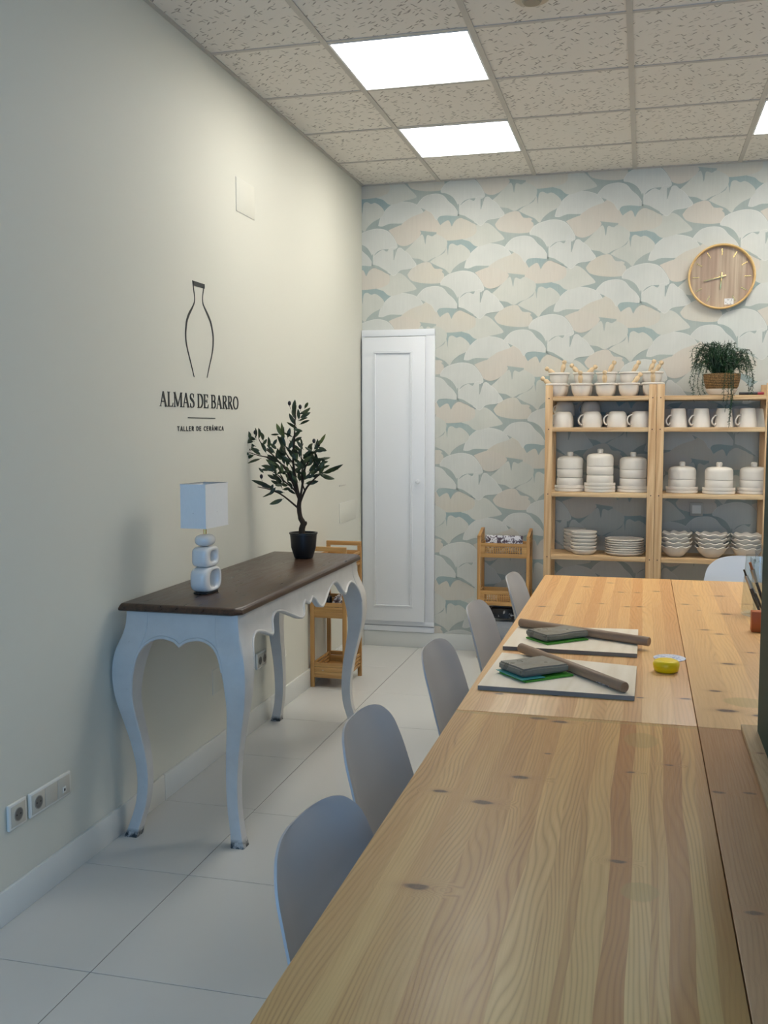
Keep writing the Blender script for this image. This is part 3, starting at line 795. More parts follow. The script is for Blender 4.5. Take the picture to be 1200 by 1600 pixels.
# ================================================================== CONSOLE TABLE
CX0, CX1, CY0, CY1, CZ = .046, .468, -3.236, -1.770, .816
t = thing('console_table', 'long white carved console table with dark brown wooden top against the left wall', 'console table', ((CX0 + CX1) / 2, (CY0 + CY1) / 2, 0))
ox, oy = (CX0 + CX1) / 2, (CY0 + CY1) / 2
hx, hy = (CX1 - CX0) / 2, (CY1 - CY0) / 2
def interp(tab, z):
    for (a, va), (b, vb) in zip(tab, tab[1:]):
        if a >= z >= b:
            u = (a - z) / (a - b); u = u * u * (3 - 2 * u) if False else u; return va + (vb - va) * u
    return tab[-1][1]
def smooth_tab(tab):
    c = crom([(a, b, 0) for a, b in tab], 8); return [(p.x, p.y) for p in c]
OUT = smooth_tab([(.82, 0.0), (.77, .003), (.73, .012), (.68, .030), (.63, .039), (.57, .040), (.50, .032), (.41, .012), (.31, -.008), (.21, -.018), (.12, -.014), (.05, .002), (.0, .018)])
WID = smooth_tab([(.82, .085), (.72, .094), (.65, .092), (.57, .080), (.48, .064), (.38, .053), (.27, .046), (.15, .042), (.05, .042), (.0, .050)])
def leg(sx, sy):
    bm = nb(); rings = []
    N = 44
    for i in range(N + 1):
        z = CZ * (1 - i / N); o = interp(OUT, z); w = interp(WID, z)
        xo, yo = sx * (hx + o), sy * (hy + o); xi, yi = sx * (hx + o - w), sy * (hy + o - w)
        c = .10 * w
        pts = [(xi, yi), (xi, yo - sy * c * .5), (xi + sx * c * .5, yo), (xo - sx * c, yo), (xo - sx * c * .3, yo - sy * c * .3), (xo, yo - sy * c), (xo, yi + sy * c * .5), (xo - sx * c * .5, yi)]
        rings.append([bm.verts.new((a, b, z)) for a, b in pts])
    for a, b in zip(rings, rings[1:]):
        for k in range(8): bm.faces.new((a[k], a[(k + 1) % 8], b[(k + 1) % 8], b[k]))
    bm.faces.new(rings[0]); bm.faces.new(rings[-1][::-1])
    return obj('leg', bm, MAT_CONSOLE, t, 40)
for sx in (-1, 1):
    for sy in (-1, 1): leg(sx, sy)
def zb(prof, s):
    for (a, va), (b, vb) in zip(prof, prof[1:]):
        if a <= s <= b: return va + (vb - va) * ((s - a) / (b - a))
    return prof[0][1] if s < prof[0][0] else prof[-1][1]
def apron(prof, s0, s1, to3, nseg):
    """curved board: outer face follows the leg's bulge; lower edge follows prof, with a raised bead"""
    bm = nb(); NR = 14; F = []; B = []
    for i in range(nseg + 1):
        s = s0 + (s1 - s0) * i / nseg; zl = zb(prof, s); fr = []; bk = []
        for j in range(NR + 1):
            z = CZ + (zl - CZ) * j / NR; o = interp(OUT, z) - .002
            fr.append(bm.verts.new(to3(s, z, o))); bk.append(bm.verts.new(to3(s, z, o - .022)))
        F.append(fr); B.append(bk)
    for i in range(nseg):
        for j in range(NR):
            bm.faces.new((F[i][j], F[i + 1][j], F[i + 1][j + 1], F[i][j + 1])); bm.faces.new((B[i][j + 1], B[i + 1][j + 1], B[i + 1][j], B[i][j]))
        bm.faces.new((F[i][0], B[i][0], B[i + 1][0], F[i + 1][0])); bm.faces.new((F[i][NR], F[i + 1][NR], B[i + 1][NR], B[i][NR]))
    for i in (0, nseg):
        for j in range(NR): bm.faces.new((F[i][j], F[i][j + 1], B[i][j + 1], B[i][j]))
    a = obj('apron', bm, MAT_CONSOLE, t, 50)
    bm = nb(); pts = []
    for i in range(nseg + 1):
        s = s0 + (s1 - s0) * i / nseg; z = zb(prof, s) + .006; pts.append(to3(s, z, interp(OUT, z) - .0025))
    add_tube(bm, pts, .0055, 8); obj('bead', bm, MAT_CONSOLE, a, 50)
def sm(prof): return [(p.x, p.y) for p in crom([(a, b, 0) for a, b in prof], 5)]
end_prof = sm([(-.166, .615), (-.152, .665), (-.122, .702), (-.075, .721), (-.028, .714), (-.007, .702), (0, .696), (.007, .702), (.028, .714), (.075, .721), (.122, .702), (.152, .665), (.166, .615)])
half = [(.688, .615), (.672, .668), (.640, .706), (.595, .724), (.535, .716), (.470, .692), (.445, .706), (.425, .735), (.385, .757), (.32, .752), (.23, .722), (.16, .697), (.125, .692), (.095, .702), (.075, .730), (.045, .744), (.02, .733), (0, .728)]
side_prof = sm([(-a, b) for a, b in half] + [(a, b) for a, b in half[::-1][1:]])
apron(end_prof, -.1655, .1655, lambda s, z, o: (s, -hy - o, z), 60)
apron(end_prof, -.1655, .1655, lambda s, z, o: (s, hy + o, z), 60)
apron(side_prof, -.6875, .6875, lambda s, z, o: (hx + o, s, z), 160)
apron([(-.7, .69), (.7, .69)], -hy + .02, hy - .02, lambda s, z, o: (-hx - o, s, z), 8)
bm = nb()
ov_ = .030
def rect_ring(o, z, cut=.028):
    a, b = hx + o, hy + o
    a2 = hx + o * .6
    pts = [(-a, -b), (a2 - cut, -b), (a2, -b + cut), (a2, b - cut), (a2 - cut, b), (-a, b)]
    return [bm.verts.new((p[0] if p[0] > 0 else p[0] + o * .6, p[1], z)) for p in pts]
rs = [rect_ring(o, z) for o, z in ((.0, .8155), (ov_ - .006, .8155), (ov_, .819), (ov_ + .001, .825), (ov_ - .002, .829), (ov_ - .003, .8305), (ov_ - .006, .835), (ov_ - .012, .840), (ov_ - .018, .842))]
for a, b in zip(rs, rs[1:]):
    for k in range(6): bm.faces.new((a[k], a[(k + 1) % 6], b[(k + 1) % 6], b[k]))
bm.faces.new(rs[0][::-1]); bm.faces.new(rs[-1])
obj('tabletop', bm, MAT_WALNUT, t, 40)
TOPZ = .842

# table lamp
t = thing('table_lamp', 'white stacked-stone ceramic lamp with rectangular white shade on the console table', 'table lamp', (.232, -2.975, TOPZ), math.radians(-4))
def sup(a, p): 
    c, s = math.cos(a), math.sin(a); return (math.copysign(abs(c) ** p, c), math.copysign(abs(s) ** p, s))
def stone(a, b, ha, hb, th, zc, p=.62, pc=.72, off=(0, 0)):
    """ring stone: hole runs along x; a,b = half width (y), half height (z)"""
    bm = nb(); NA, NC = 56, 20; R = []
    for i in range(NA):
        A = 2 * PI * i / NA; cy, cz = sup(A, p); hy_, hz_ = sup(A, .9)
        oy_, oz_ = a * cy, b * cz; iy, iz = off[0] + ha * hy_, off[1] + hb * hz_
        my, mz = (oy_ + iy) / 2, (oz_ + iz) / 2; dy, dz = (oy_ - iy) / 2, (oz_ - iz) / 2; ring = []
        for k in range(NC):
            B = 2 * PI * k / NC; cc, ss = sup(B, pc); ring.append(bm.verts.new((th / 2 * ss, my + dy * cc, zc + mz + dz * cc)))
        R.append(ring)
    for i in range(NA):
        a_, b_ = R[i], R[(i + 1) % NA]
        for k in range(NC): bm.faces.new((a_[k], a_[(k + 1) % NC], b_[(k + 1) % NC], b_[k]))
    return bm
bm = nb(); add_box(bm, -.028, .028, -.045, .045, 0, .006, bev=.002); obj('base_plate', bm, MAT_DARK, t)
obj('lower_stone', stone(.070, .047, .026, .030, .068, .052, .62, .7, (.012, 0)), MAT_GLAZE, t, 60)
obj('middle_stone', stone(.056, .038, .018, .019, .064, .1355, .5, .62, (.010, 0)), MAT_GLAZE, t, 60)
bm = nb(); NA, NB = 40, 16; rr = []
for j in range(NB + 1):
    ph = -PI / 2 + PI * j / NB; cz, sz = sup(ph, .8)
    rr.append([bm.verts.new((.033 * sup(2 * PI * i / NA, .8)[0] * max(cz, .001), .042 * sup(2 * PI * i / NA, .8)[1] * max(cz, .001), .196 + .0225 * sz)) for i in range(NA)])
for a, b in zip(rr, rr[1:]):
    for k in range(NA): bm.faces.new((a[k], a[(k + 1) % NA], b[(k + 1) % NA], b[k]))
obj('upper_stone', bm, MAT_GLAZE, t, 60)
bm = nb(); add_lathe(bm, [(0, .216), (.006, .216), (.006, .262), (.010, .262), (.010, .30), (0, .30)], n=20); obj('stem', bm, MAT_BRASS, t)
bm = nb(); sw, sd, z0, z1, th = .051, .086, .246, .406, .0022
for (a0, a1, b0, b1) in ((-sw, sw, -sd, -sd + th), (-sw, sw, sd - th, sd), (-sw, -sw + th, -sd + th, sd - th), (sw - th, sw, -sd + th, sd - th)): add_box(bm, a0, a1, b0, b1, z0, z1)
sh = obj('lamp_shade', bm, MAT_SHADE, t, 0)
bm = nb()
for z in (z0, z1 - .005):
    bm = nb()
    for (a0, a1, b0, b1) in ((-sw - .001, sw + .001, -sd - .001, -sd + th), (-sw - .001, sw + .001, sd - th, sd + .001), (-sw - .001, -sw + th, -sd, sd), (sw - th, sw + .001, -sd, sd)): add_box(bm, a0, a1, b0, b1, z, z + .005)
    obj('shade_trim', bm, MAT_SHADE, sh, 0)
bm = nb()
for z in (.30,): add_box(bm, -sw, sw, -.0015, .0015, z, z + .003); add_box(bm, -.0015, .0015, -sd, sd, z, z + .003)
obj('shade_spider', bm, MAT_CHROME, sh, 0)

# olive tree
t = thing('olive_tree', 'small artificial olive tree in a black pot on the console table', 'potted tree', (.262, -1.955, TOPZ))
bm = nb(); add_lathe(bm, [(0, 0), (.040, 0), (.044, .004), (.058, .05), (.062, .10), (.063, .112), (.0665, .113), (.0665, .120), (.060, .120), (.057, .105), (0, .103)], n=48); obj('pot', bm, MAT_BLACKPOT, t, 40)
bm = nb(); add_lathe(bm, [(0, .106), (.057, .104), (.057, .108), (.03, .110), (0, .112)], n=32, fn=lambda a, i, r, z: (r, z + .003 * math.sin(5 * a))); obj('soil', bm, MAT_SOIL, t)
def T(X, Y, d=0): return Vector(((X - 625) / 5.714 / 318, d, (1493 - Y) / 5.714 / 338))
rb = random.Random(3)
def branch(bm, P, r0, r1, d0=0, d1=0):
    n = len(P); pts = [T(x, y, d0 + (d1 - d0) * i / (n - 1)) for i, (x, y) in enumerate(P)]
    c = crom(pts, 5); m_ = len(c); add_tube(bm, c, [r0 + (r1 - r0) * i / (m_ - 1) for i in range(m_)], 8)
bm = nb()
branch(bm, [(612, 1285), (612, 1230), (622, 1180), (600, 1130), (588, 1050), (592, 960)], .017, .010)
for p in bm.verts: p.co += Vector(noise.noise_vector(p.co * 40)) * .002
branch(bm, [(628, 1200), (645, 1178), (640, 1165)], .010, .006)
branch(bm, [(592, 970), (560, 800), (540, 640), (545, 500), (552, 400), (555, 310), (562, 200), (570, 120)], .008, .0015, 0, .0)
branch(bm, [(588, 1050), (520, 985), (450, 925), (380, 885), (330, 868), (250, 850)], .005, .0015, 0, -.05)
branch(bm, [(590, 1010), (640, 880), (690, 810), (760, 740), (840, 705), (920, 690)], .006, .0015, 0, .03)
branch(bm, [(595, 970), (630, 800), (650, 690), (700, 600), (720, 540), (730, 460)], .006, .0015, 0, -.04)
branch(bm, [(585, 960), (540, 880), (440, 800), (380, 750), (290, 700)], .005, .0015, 0, .04)
branch(bm, [(570, 900), (500, 740), (430, 640), (330, 590), (240, 570), (150, 540)], .006, .0015, 0, -.02)
branch(bm, [(430, 640), (350, 560), (270, 500), (220, 430), (205, 380)], .004, .0012, -.01, .03)
branch(bm, [(540, 640), (480, 570), (430, 480), (440, 400), (430, 310)], .004, .0012, 0, .04)
branch(bm, [(600, 930), (610, 800), (600, 640), (590, 520), (600, 460)], .004, .0012, 0, .05)
branch(bm, [(640, 880), (620, 780), (640, 640), (620, 540)], .004, .0012, 0, -.05)
branch(bm, [(760, 740), (750, 660), (720, 600)], .003, .001, .03, .0)
obj('trunk', bm, MAT_BARK, t, 60)
LV = [(565,180,585,70),(548,215,528,118),(592,240,580,150),(635,145,672,95,1),(610,195,695,140),(600,228,676,182),(590,255,676,230),(585,288,670,253),(545,235,495,155),(550,290,500,190),
(555,325,465,270),(560,335,635,350),(560,352,545,300),(555,405,605,345),(430,385,390,280,1),(450,425,435,270,1),(480,405,500,320),(470,490,440,380),(490,480,510,390),(500,510,545,415),(545,400,475,360),(430,380,370,380),(440,402,378,412),(405,425,375,480),(555,440,625,402),
(212,410,210,318),(240,410,230,320),(170,412,140,345),(205,425,90,400),(195,445,75,437),(175,485,60,460),(165,557,40,525),(160,522,95,495),(190,568,105,600),(250,600,155,640),(235,525,150,510),(260,560,180,490),(250,430,215,360),(292,500,275,400),(300,470,335,420),(290,540,258,450),(365,510,310,460),(380,545,330,500),(375,585,400,480),
(440,575,400,460),(430,625,360,560),(450,645,430,540),(335,682,235,665),(285,722,240,680),(385,702,290,690),(415,725,380,640),(470,720,450,640),(440,800,370,730),(430,825,395,740),(405,782,330,740),(525,645,440,560),(520,785,460,730),(545,765,470,700),(515,800,455,790),(395,840,305,800),(375,830,350,880),(325,862,155,795),(335,872,220,860),(365,888,275,945),(460,960,360,1005),(440,905,360,890),(490,870,420,880),(535,918,460,860),(525,872,500,800),(560,835,535,740),
(640,505,590,430),(622,522,575,470),(600,565,600,500),(650,505,680,460),(705,525,680,470),(722,525,715,420),(775,470,840,375),(740,522,825,520),(715,560,762,572),(740,605,830,600),(755,642,832,622),(785,685,855,655),(770,705,828,610),(835,715,1010,640),(815,718,925,690),(775,735,895,778),(695,762,760,740),(690,745,752,680),(680,722,742,640),(650,662,722,600),(625,645,560,600),(640,695,620,600),(700,695,730,560),(560,662,640,650),(605,722,560,700),(650,782,700,720),(640,822,740,800),(600,802,560,740),(650,605,690,540),(580,602,530,510),(560,562,560,500),
(420,680,340,640),(460,600,400,560),(500,700,440,670),(360,620,300,560),(480,840,400,830),(640,740,590,690),(600,700,640,600),(720,640,690,560),(540,720,520,650),(450,740,400,700),(400,600,350,620),(610,600,660,560),(560,560,510,470),(700,580,640,560),(430,560,460,480),(500,560,470,500)]
def leafblade(bm, a, b, w, mi, rnd):
    ax = (b - a); L = ax.length; ax.normalize(); side = ax.cross(Vector((0, 1, 0)) + Vector((rnd.uniform(-.9, .9), 0, rnd.uniform(-.9, .9)))).normalized(); nn = side.cross(ax).normalized()
    c = nn * rnd.uniform(-.12, .12) * L; P = []; N = 7
    for i in range(N + 1):
        u = i / N; ww = w * (math.sin(PI * min(1, u * .96 + .04)) ** .75) * (1 - .25 * u); m_ = a + ax * L * u + c * math.sin(PI * u)
        P.append((m_ - side * ww + nn * ww * .3, m_, m_ + side * ww + nn * ww * .3))
    tk = nn * .0006
    for sgn in (1, -1):
        V = [[bm.verts.new(q + tk * sgn) for q in row] for row in P]
        for i in range(N):
            for k in range(2):
                f = bm.faces.new((V[i][k], V[i + 1][k], V[i + 1][k + 1], V[i][k + 1])); f.material_index = mi
bm = nb()
LV += [(q[0] + rb.uniform(-30, 30), q[1] + rb.uniform(-30, 30), q[2] + rb.uniform(-45, 45), q[3] + rb.uniform(-45, 45)) for q in LV if 300 < q[0] < 780 and 480 < q[1] < 860]
for q in LV:
    x0, y0, x1, y1 = q[:4]; d = rb.uniform(-.055, .055)
    a, b = T(x0, y0, d * .8), T(x1, y1, d + rb.uniform(-.02, .02)); L = (b - a).length
    leafblade(bm, a, b, min(.0125, .0048 + L * .10) * rb.uniform(.8, 1.15), 1 if len(q) > 4 or rb.random() < .10 else 0, rb)
    add_tube(bm, [a, a + (a - b) * .15], .0009, 5)
obj('leaves', bm, [MAT_LEAF, MAT_LEAF2], t, 60)
for (x, y) in ((520, 102), (589, 133), (205, 362), (258, 760), (735, 437), (765, 468), (575, 700)):
    bm = nb(); c = T(x, y, rb.uniform(-.03, .03)); add_lathe(bm, [(0, -.011), (.005, -.009), (.0078, -.002), (.0075, .004), (.004, .010), (0, .011)], n=16, mat=Matrix.Translation(c)); add_tube(bm, [c + Vector((0, 0, -.010)), c + Vector((.006, 0, -.028))], .0008, 5)
    obj('olive', bm, MAT_OLIVE, t, 60)

# ================================================================== BAMBOO TROLLEYS
def trolley_a():
    t = thing('bamboo_trolley', 'slim bamboo trolley beside the left wall behind the console table', 'trolley', (.118, -.975, 0))
    X, Y, p = .105, .163, .011
    for sx in (-1, 1):
        for sy in (-1, 1):
            bm = nb(); add_box(bm, sx * (X - p) - p, sx * (X - p) + p, sy * (Y - p) - p * .8, sy * (Y - p) + p * .8, 0, .768, bev=.0015); obj('post', bm, MAT_BAMBOO, t)
    for sy in (-1, 1):
        bm = nb(); add_box(bm, -X, X, sy * (Y - p) - p * .8, sy * (Y - p) + p * .8, .768, .792, bev=.0015); obj('handle', bm, MAT_BAMBOOX, t)
    for z in (.055, .395, .655):
        bm = nb()
        add_box(bm, -X + .02, X - .02, -Y + .02, Y - .02, z + .018, z + .024)
        for sy in (-1, 1):
            for a, b in ((0, .032), (.033, .060), (.062, .085)): add_box(bm, -X + .022, X - .022, sy * (Y - .010) - .005, sy * (Y - .010) + (.005 if b != .060 else .002), z + a, z + b, bev=.001)
        for sx in (-1, 1):
            for k in range(4): add_box(bm, sx * (X - .010) - .004, sx * (X - .010) + .004, -Y + .02, Y - .02, z + .004 + k * .021, z + .018 + k * .021, bev=.001)
        obj('tray', bm, MAT_BAMBOOX, t)
    return t
trolley_a()
def lump(sx, sy, sz, seed, amt=.15, sub=3):
    bm = nb(); bmesh.ops.create_cube(bm, size=1); bmesh.ops.bevel(bm, geom=bm.edges[:], offset=.2, segments=3, affect='EDGES'); bmesh.ops.subdivide_edges(bm, edges=bm.edges[:], cuts=2, use_grid_fill=True)
    for v in bm.verts:
        n = noise.noise(v.co * 3 + Vector((seed, 0, 0))); v.co += v.co.normalized() * n * amt
        v.co.x *= sx; v.co.y *= sy; v.co.z = (v.co.z + .5) * sz
    zm = min(v.co.z for v in bm.verts)
    for v in bm.verts: v.co.z -= zm
    return bm
def coil(bm, r, z, turns, rad, seed):
    rr_ = random.Random(seed); pts = []
    for i in range(turns * 14):
        a = 2 * PI * i / 14; k = r * (1 + .15 * math.sin(i * .7)); pts.append((k * math.cos(a) * 1.2, k * math.sin(a), z + .004 + .004 * i / 14 + .002 * rr_.random()))
    add_tube(bm, pts, rad, 6)
# contents of that trolley: black cable coil and pale tin low, dark tool bundle and papers in the middle
bm = nb(); coil(bm, .030, 0, 5, .004, 2); tag(obj('cable_coil', bm, MAT_BLACK, None, 60, (.075, -1.05, .0795)), 'black coiled cable in the lowest tray of the left trolley', 'cable')
bm = nb(); add_lathe(bm, [(0, 0), (.02, 0), (.026, .02), (.024, .02), (.019, .003), (0, .003)], n=28); tag(obj('small_tin', bm, MAT_CERAMIC, None, 40, (.085, -1.108, .0795)), 'small pale dish in front of the black cable in the left trolley', 'dish')
bm = nb(); add_tube(bm, crom([(0, 0, .004), (.02, .01, .006), (.045, -.005, .005), (.05, .02, .006), (.02, .03, .005)], 5), .004, 7); tag(obj('metal_clasp', bm, MAT_CHROME, None, 60, (.13, -1.09, .0795)), 'bent metallic tool in the lowest tray of the left trolley', 'tool')
o = obj('cloth_bundle', lump(.06, .08, .085, 4, .25), MAT_BLACK, None, 60, (.075, -1.05, .4195)); tag(o, 'dark crumpled bundle in the middle tray of the left trolley', 'bundle')
o = obj('paper_bundle', lump(.055, .16, .07, 9, .2), MAT_PRINTED, None, 60, (.145, -.99, .4195)); tag(o, 'pale printed paper bundle in the middle tray of the left trolley', 'papers')

def trolley_b():
    t = thing('rattan_trolley', 'bamboo trolley with woven tray fronts against the wallpapered wall', 'trolley', (.965, -.120, 0))
    X, Y, p = .163, .088, .010
    for sx in (-1, 1):
        for sy in (-1, 1):
            bm = nb(); x = sx * (X - p); y = sy * (Y - p)
            vs = add_box(bm, x - p, x + p, y - p * .8, y + p * .8, 0, .775 if sy < 0 else .805, bev=.001)
            obj('post', bm, MAT_BAMBOO, t)
        bm = nb(); x = sx * (X - p)   # sloping side handle joining the two post tops
        add_prism(bm, [(-Y, .775), (-Y, .760), (Y, .79), (Y, .812), (Y - .02, .812)], lambda s, tt, d: (d, s, tt), x - p * .9, x + p * .9)
        obj('handle', bm, MAT_BAMBOO, t)
    for z, h in ((.640, .09), (.338, .092), (.03, .09)):
        bm = nb(); add_box(bm, -X + .02, X - .02, -Y + .018, Y - .006, z + .015, z + .021)
        for sy in (1,): add_box(bm, -X + .02, X - .02, Y - .018, Y - .008, z, z + h, bev=.001)
        for sx in (-1, 1): add_box(bm, sx * (X - .014) - .005, sx * (X - .014) + .005, -Y + .018, Y - .018, z, z + h, bev=.001)
        tr = obj('tray', bm, MAT_BAMBOOX, t)
        bm = nb(); y0, y1 = -Y + .004, -Y + .012; a, b = -X + .02, X - .02
        add_box(bm, a, b, y0, y1, z + h - .022, z + h, bev=.001); add_box(bm, a, b, y0, y1, z, z + .026, bev=.001)
        add_box(bm, a, a + .026, y0, y1, z + .026, z + h - .022); add_box(bm, b - .030, b, y0, y1, z + .026, z + h - .022)
        n = 17; wv = (b - a - .056) / n
        for i in range(1, n): add_box(bm, a + .026 + wv * i - .0032, a + .026 + wv * i + .0032, y0 + .001, y1 - .001, z + .026, z + h - .022)
        hh = h - .048
        for i in range(1, 4): add_box(bm, a + .026, b - .030, y0 + .0015, y1 - .002, z + .026 + hh * i / 4 - .002, z + .026 + hh * i / 4 + .002)
        obj('woven_front', bm, MAT_BAMBOOX, tr)
    return t
trolley_b()
bm = nb(); add_box(bm, -.115, .115, -.006, .006, 0, .115, bev=.001); tag(obj('magazine', bm, MAT_PRINTED, None, 30, (.965, -.165, .6615)), 'white and purple printed booklet standing in the top tray of the wall trolley', 'magazine')
bm = nb(); add_box(bm, -.12, .105, -.03, .03, 0, .105, bev=.004); tag(obj('notebook_stack', bm, MAT_PRINTED, None, 30, (.965, -.118, .6615)), 'printed packets standing behind the booklet in the wall trolley', 'packets')
bm = nb(); add_box(bm, -.035, .035, -.03, .03, 0, .028, bev=.006); tag(obj('soap_block', bm, MAT_CERAMIC, None, 30, (.885, -.13, .3595)), 'small white block in the middle tray of the wall trolley', 'block')
bm = nb(); add_box(bm, -.06, .06, -.03, .03, 0, .035, bev=.004); o = tag(obj('brown_box', bm, plain('brown_card', srgb(140, 96, 60), .8), None, 30, (.99, -.12, .3595)), 'low brown box in the middle tray of the wall trolley', 'box')
o = obj('cloth_sack', lump(.21, .09, .17, 12, .08), [MAT_BAGLOW], None, 60, (.955, -.12, .0515)); tag(o, 'grey sack in the lowest tray of the wall trolley', 'sack')
o = obj('patterned_bag', lump(.21, .09, .085, 17, .2), [MAT_BWBAG], None, 60, (.955, -.12, .236)); tag(o, 'black and white patterned bag lying on the grey sack', 'bag')

# ================================================================== PINE SHELF UNITS
SHZ = [1.632, 1.449, 1.062, .683, .38, .10]
def shelf_unit():
    t = thing('shelf_unit', '', 'shelf unit', (0, 0, 0))
    w, d = .32, .15
    for sx in (-1, 1):
        for sy in (-1, 1):
            bm = nb(); x0 = sx * (w - .0215); add_box(bm, x0 - .0215, x0 + .0215, sy * (d - .009) - .009, sy * (d - .009) + .009, 0, 1.698, bev=.002); p = obj('post', bm, MAT_PINE, t)
            bm = nb()
            for z in SHZ:
                add_lathe(bm, [(0, 0), (.0035, 0), (.0035, .0015), (0, .002)], n=10, mat=Matrix.Translation((x0, sy * d, z - .012)) @ Matrix.Rotation(PI / 2 * (1 if sy < 0 else -1), 4, 'X'))
            obj('screw', bm, MAT_DARK, p)
        bm = nb()
        for z in SHZ: add_box(bm, sx * (w - .01) - .008, sx * (w - .01) + .008, -d + .0185, d - .0185, z - .05, z - .022, bev=.001)
        obj('side_rail', bm, MAT_PINEX, t)
    for z in SHZ:
        bm = nb(); add_box(bm, -w + .0435, w - .0435, -d, -d + .018, z - .026, z, bev=.0015); add_box(bm, -w + .0435, w - .0435, d - .018, d, z - .026, z, bev=.0015)
        n = 4; a = -d + .0195; wd = (2 * d - .039) / n
        for i in range(n): add_box(bm, -w + .018, w - .018, a + wd * i + .002, a + wd * (i + 1) - .002, z - .016, z, bev=.001)
        obj('shelf_board', bm, MAT_PINEX, t)
    return t
SU = Kind(shelf_unit)
SY = -.168
SU.put((1.543, SY, 0), 'left pine shelf unit, holding mortars, cups, lidded jars and plates', group='pine shelf units')
SU.put((2.185, SY, 0), 'right pine shelf unit, holding the hanging plant, mugs and wavy bowls', group='pine shelf units')
ORD = ['leftmost', 'second from left', 'third from left', 'fourth from left', 'fifth from left', 'sixth from left']

# ------------------------------------------------ pottery
def mk(name, cat, prof, mat=None, n=40, fn=None, group=None):
    def f():
        bm = nb(); add_lathe(bm, prof, n=n, fn=fn); return tag(obj(name, bm, mat or MAT_CERAMIC, None, 40), '', cat, group)
    return f
mortar = Kind(mk('mortar', 'mortar', [(0, 0), (.036, 0), (.040, .003), (.050, .018), (.056, .040), (.058, .066), (.065, .069), (.066, .074), (.064, .078), (.056, .078), (.054, .070), (.050, .040), (.038, .016), (0, .010)]))
def mkp():
    bm = nb(); add_lathe(bm, [(0, 0), (.010, .002), (.0135, .010), (.012, .022), (.0095, .030), (.0105, .055), (.0135, .070), (.0145, .082), (.0135, .092), (.009, .098), (.0085, .102), (.013, .108), (.0138, .116), (.010, .124), (0, .126)], n=20)
    return tag(obj('pestle', bm, MAT_PESTLE, None, 50), '', 'pestle')
pestle = Kind(mkp)
FX = [1.281, 1.427, 1.569, 1.702, 1.842]
UX = [1.285, 1.432, 1.570, 1.706, 1.838]
ztop = SHZ[0] + .0006
for i, x in enumerate(FX):
    mortar.put((x, -.233, ztop), 'white mortar in the front row on top of the left shelf unit, %s' % ORD[i], group='white mortars on the left shelf unit')
for i, x in enumerate(UX):
    mortar.put((x, -.105, ztop), 'white mortar at the back beneath the raised mortars, %s' % ORD[i], group='white mortars on the left shelf unit')
    mortar.put((x, -.105, ztop + .0705), 'white mortar of the raised back row on the left shelf top, %s' % ORD[i], group='white mortars on the left shelf unit')
# pestles: base point inside bowl, tilt to left (-) or right (+), in degrees
PT = [(-.012, -.233, 0, 0, -52, 'sticking out left of the front leftmost mortar'), (0.0, -.105, 1, 0, -55, 'leaning left out of the raised leftmost mortar'), (.012, -.105, 1, 0, 12, 'standing almost upright in the raised leftmost mortar'),
      (-.01, -.105, 1, 1, -42, 'leaning left out of the second raised mortar'), (.0, -.105, 1, 1, 50, 'leaning right out of the second raised mortar'), (-.005, -.233, 0, 1, 0, 'upright in the second front mortar'),
      (.0, -.105, 1, 2, 28, 'leaning right out of the middle raised mortar'), (-.005, -.233, 0, 2, 0, 'upright in the middle front mortar'),
      (.005, -.105, 1, 3, 30, 'leaning right out of the fourth raised mortar'), (.01, -.233, 0, 3, 38, 'leaning right out of the fourth front mortar'),
      (0, -.105, 1, 4, 34, 'leaning far right out of the last raised mortar'), (-.026, -.092, 1, 4, 22, 'leaning slightly right out of the last raised mortar'), (.0, -.233, 0, 4, -2, 'upright in the last front mortar')]
for dx, y, lev, i, ang, txt in PT:
    x = (FX if lev == 0 else UX)[i]; a = math.radians(ang)
    z = ztop + .0705 * lev + .030 + .012 * abs(math.sin(a)); fwd = math.radians(14 if lev == 0 and abs(ang) < 5 else 0)
    pestle.put((x + dx - .022 * math.sin(a), y, z), 'pale wooden pestle ' + txt, rot=(fwd, a, 0), group='wooden pestles in the mortars')

def mkcup():
    t = thing('cup', '', 'cup')
    bm = nb(); add_lathe(bm, [(.040, .092), (.0, .094), (0, .094), (.036, .094), (.046, .088), (.056, .070), (.061, .045), (.062, .020), (.060, 0), (.0565, 0), (.058, .02), (.057, .045), (.050, .070), (.038, .086), (0, .088)], n=40, cap=False); obj('body', bm, MAT_CERAMIC, t, 45)
    bm = nb(); c = crom([(-.052, 0, .072), (-.068, 0, .070), (-.082, 0, .055), (-.084, 0, .035), (-.074, 0, .018), (-.059, 0, .016)], 5); add_tube(bm, c, .0048, 10); obj('handle', bm, MAT_CERAMIC, t, 60)
    return t
def prof_fix(): pass
cup = Kind(mkcup)
z = SHZ[1] + .0006
for i, x in enumerate([1.322, 1.493, 1.640, 1.787 - .012]):
    cup.put((x, -.235, z), 'upturned rounded cup in the front row under the mortars, %s' % ORD[i], rotz=.45, group='upturned rounded cups')
for i, x in enumerate([1.315, 1.472, 1.617, 1.755]):
    cup.put((x, -.095, z), 'upturned rounded cup in the back row under the mortars, %s' % ORD[i], rotz=-.5, group='upturned rounded cups')
for i, x in enumerate([1.323, 1.478]):
    cup.put((x, -.10, z + .0705), 'upturned cup stacked on the back row under the mortars, %s of the two' % ('left' if i == 0 else 'right'), rotz=-.5, scale=(.97, .97, .92), group='upturned rounded cups')
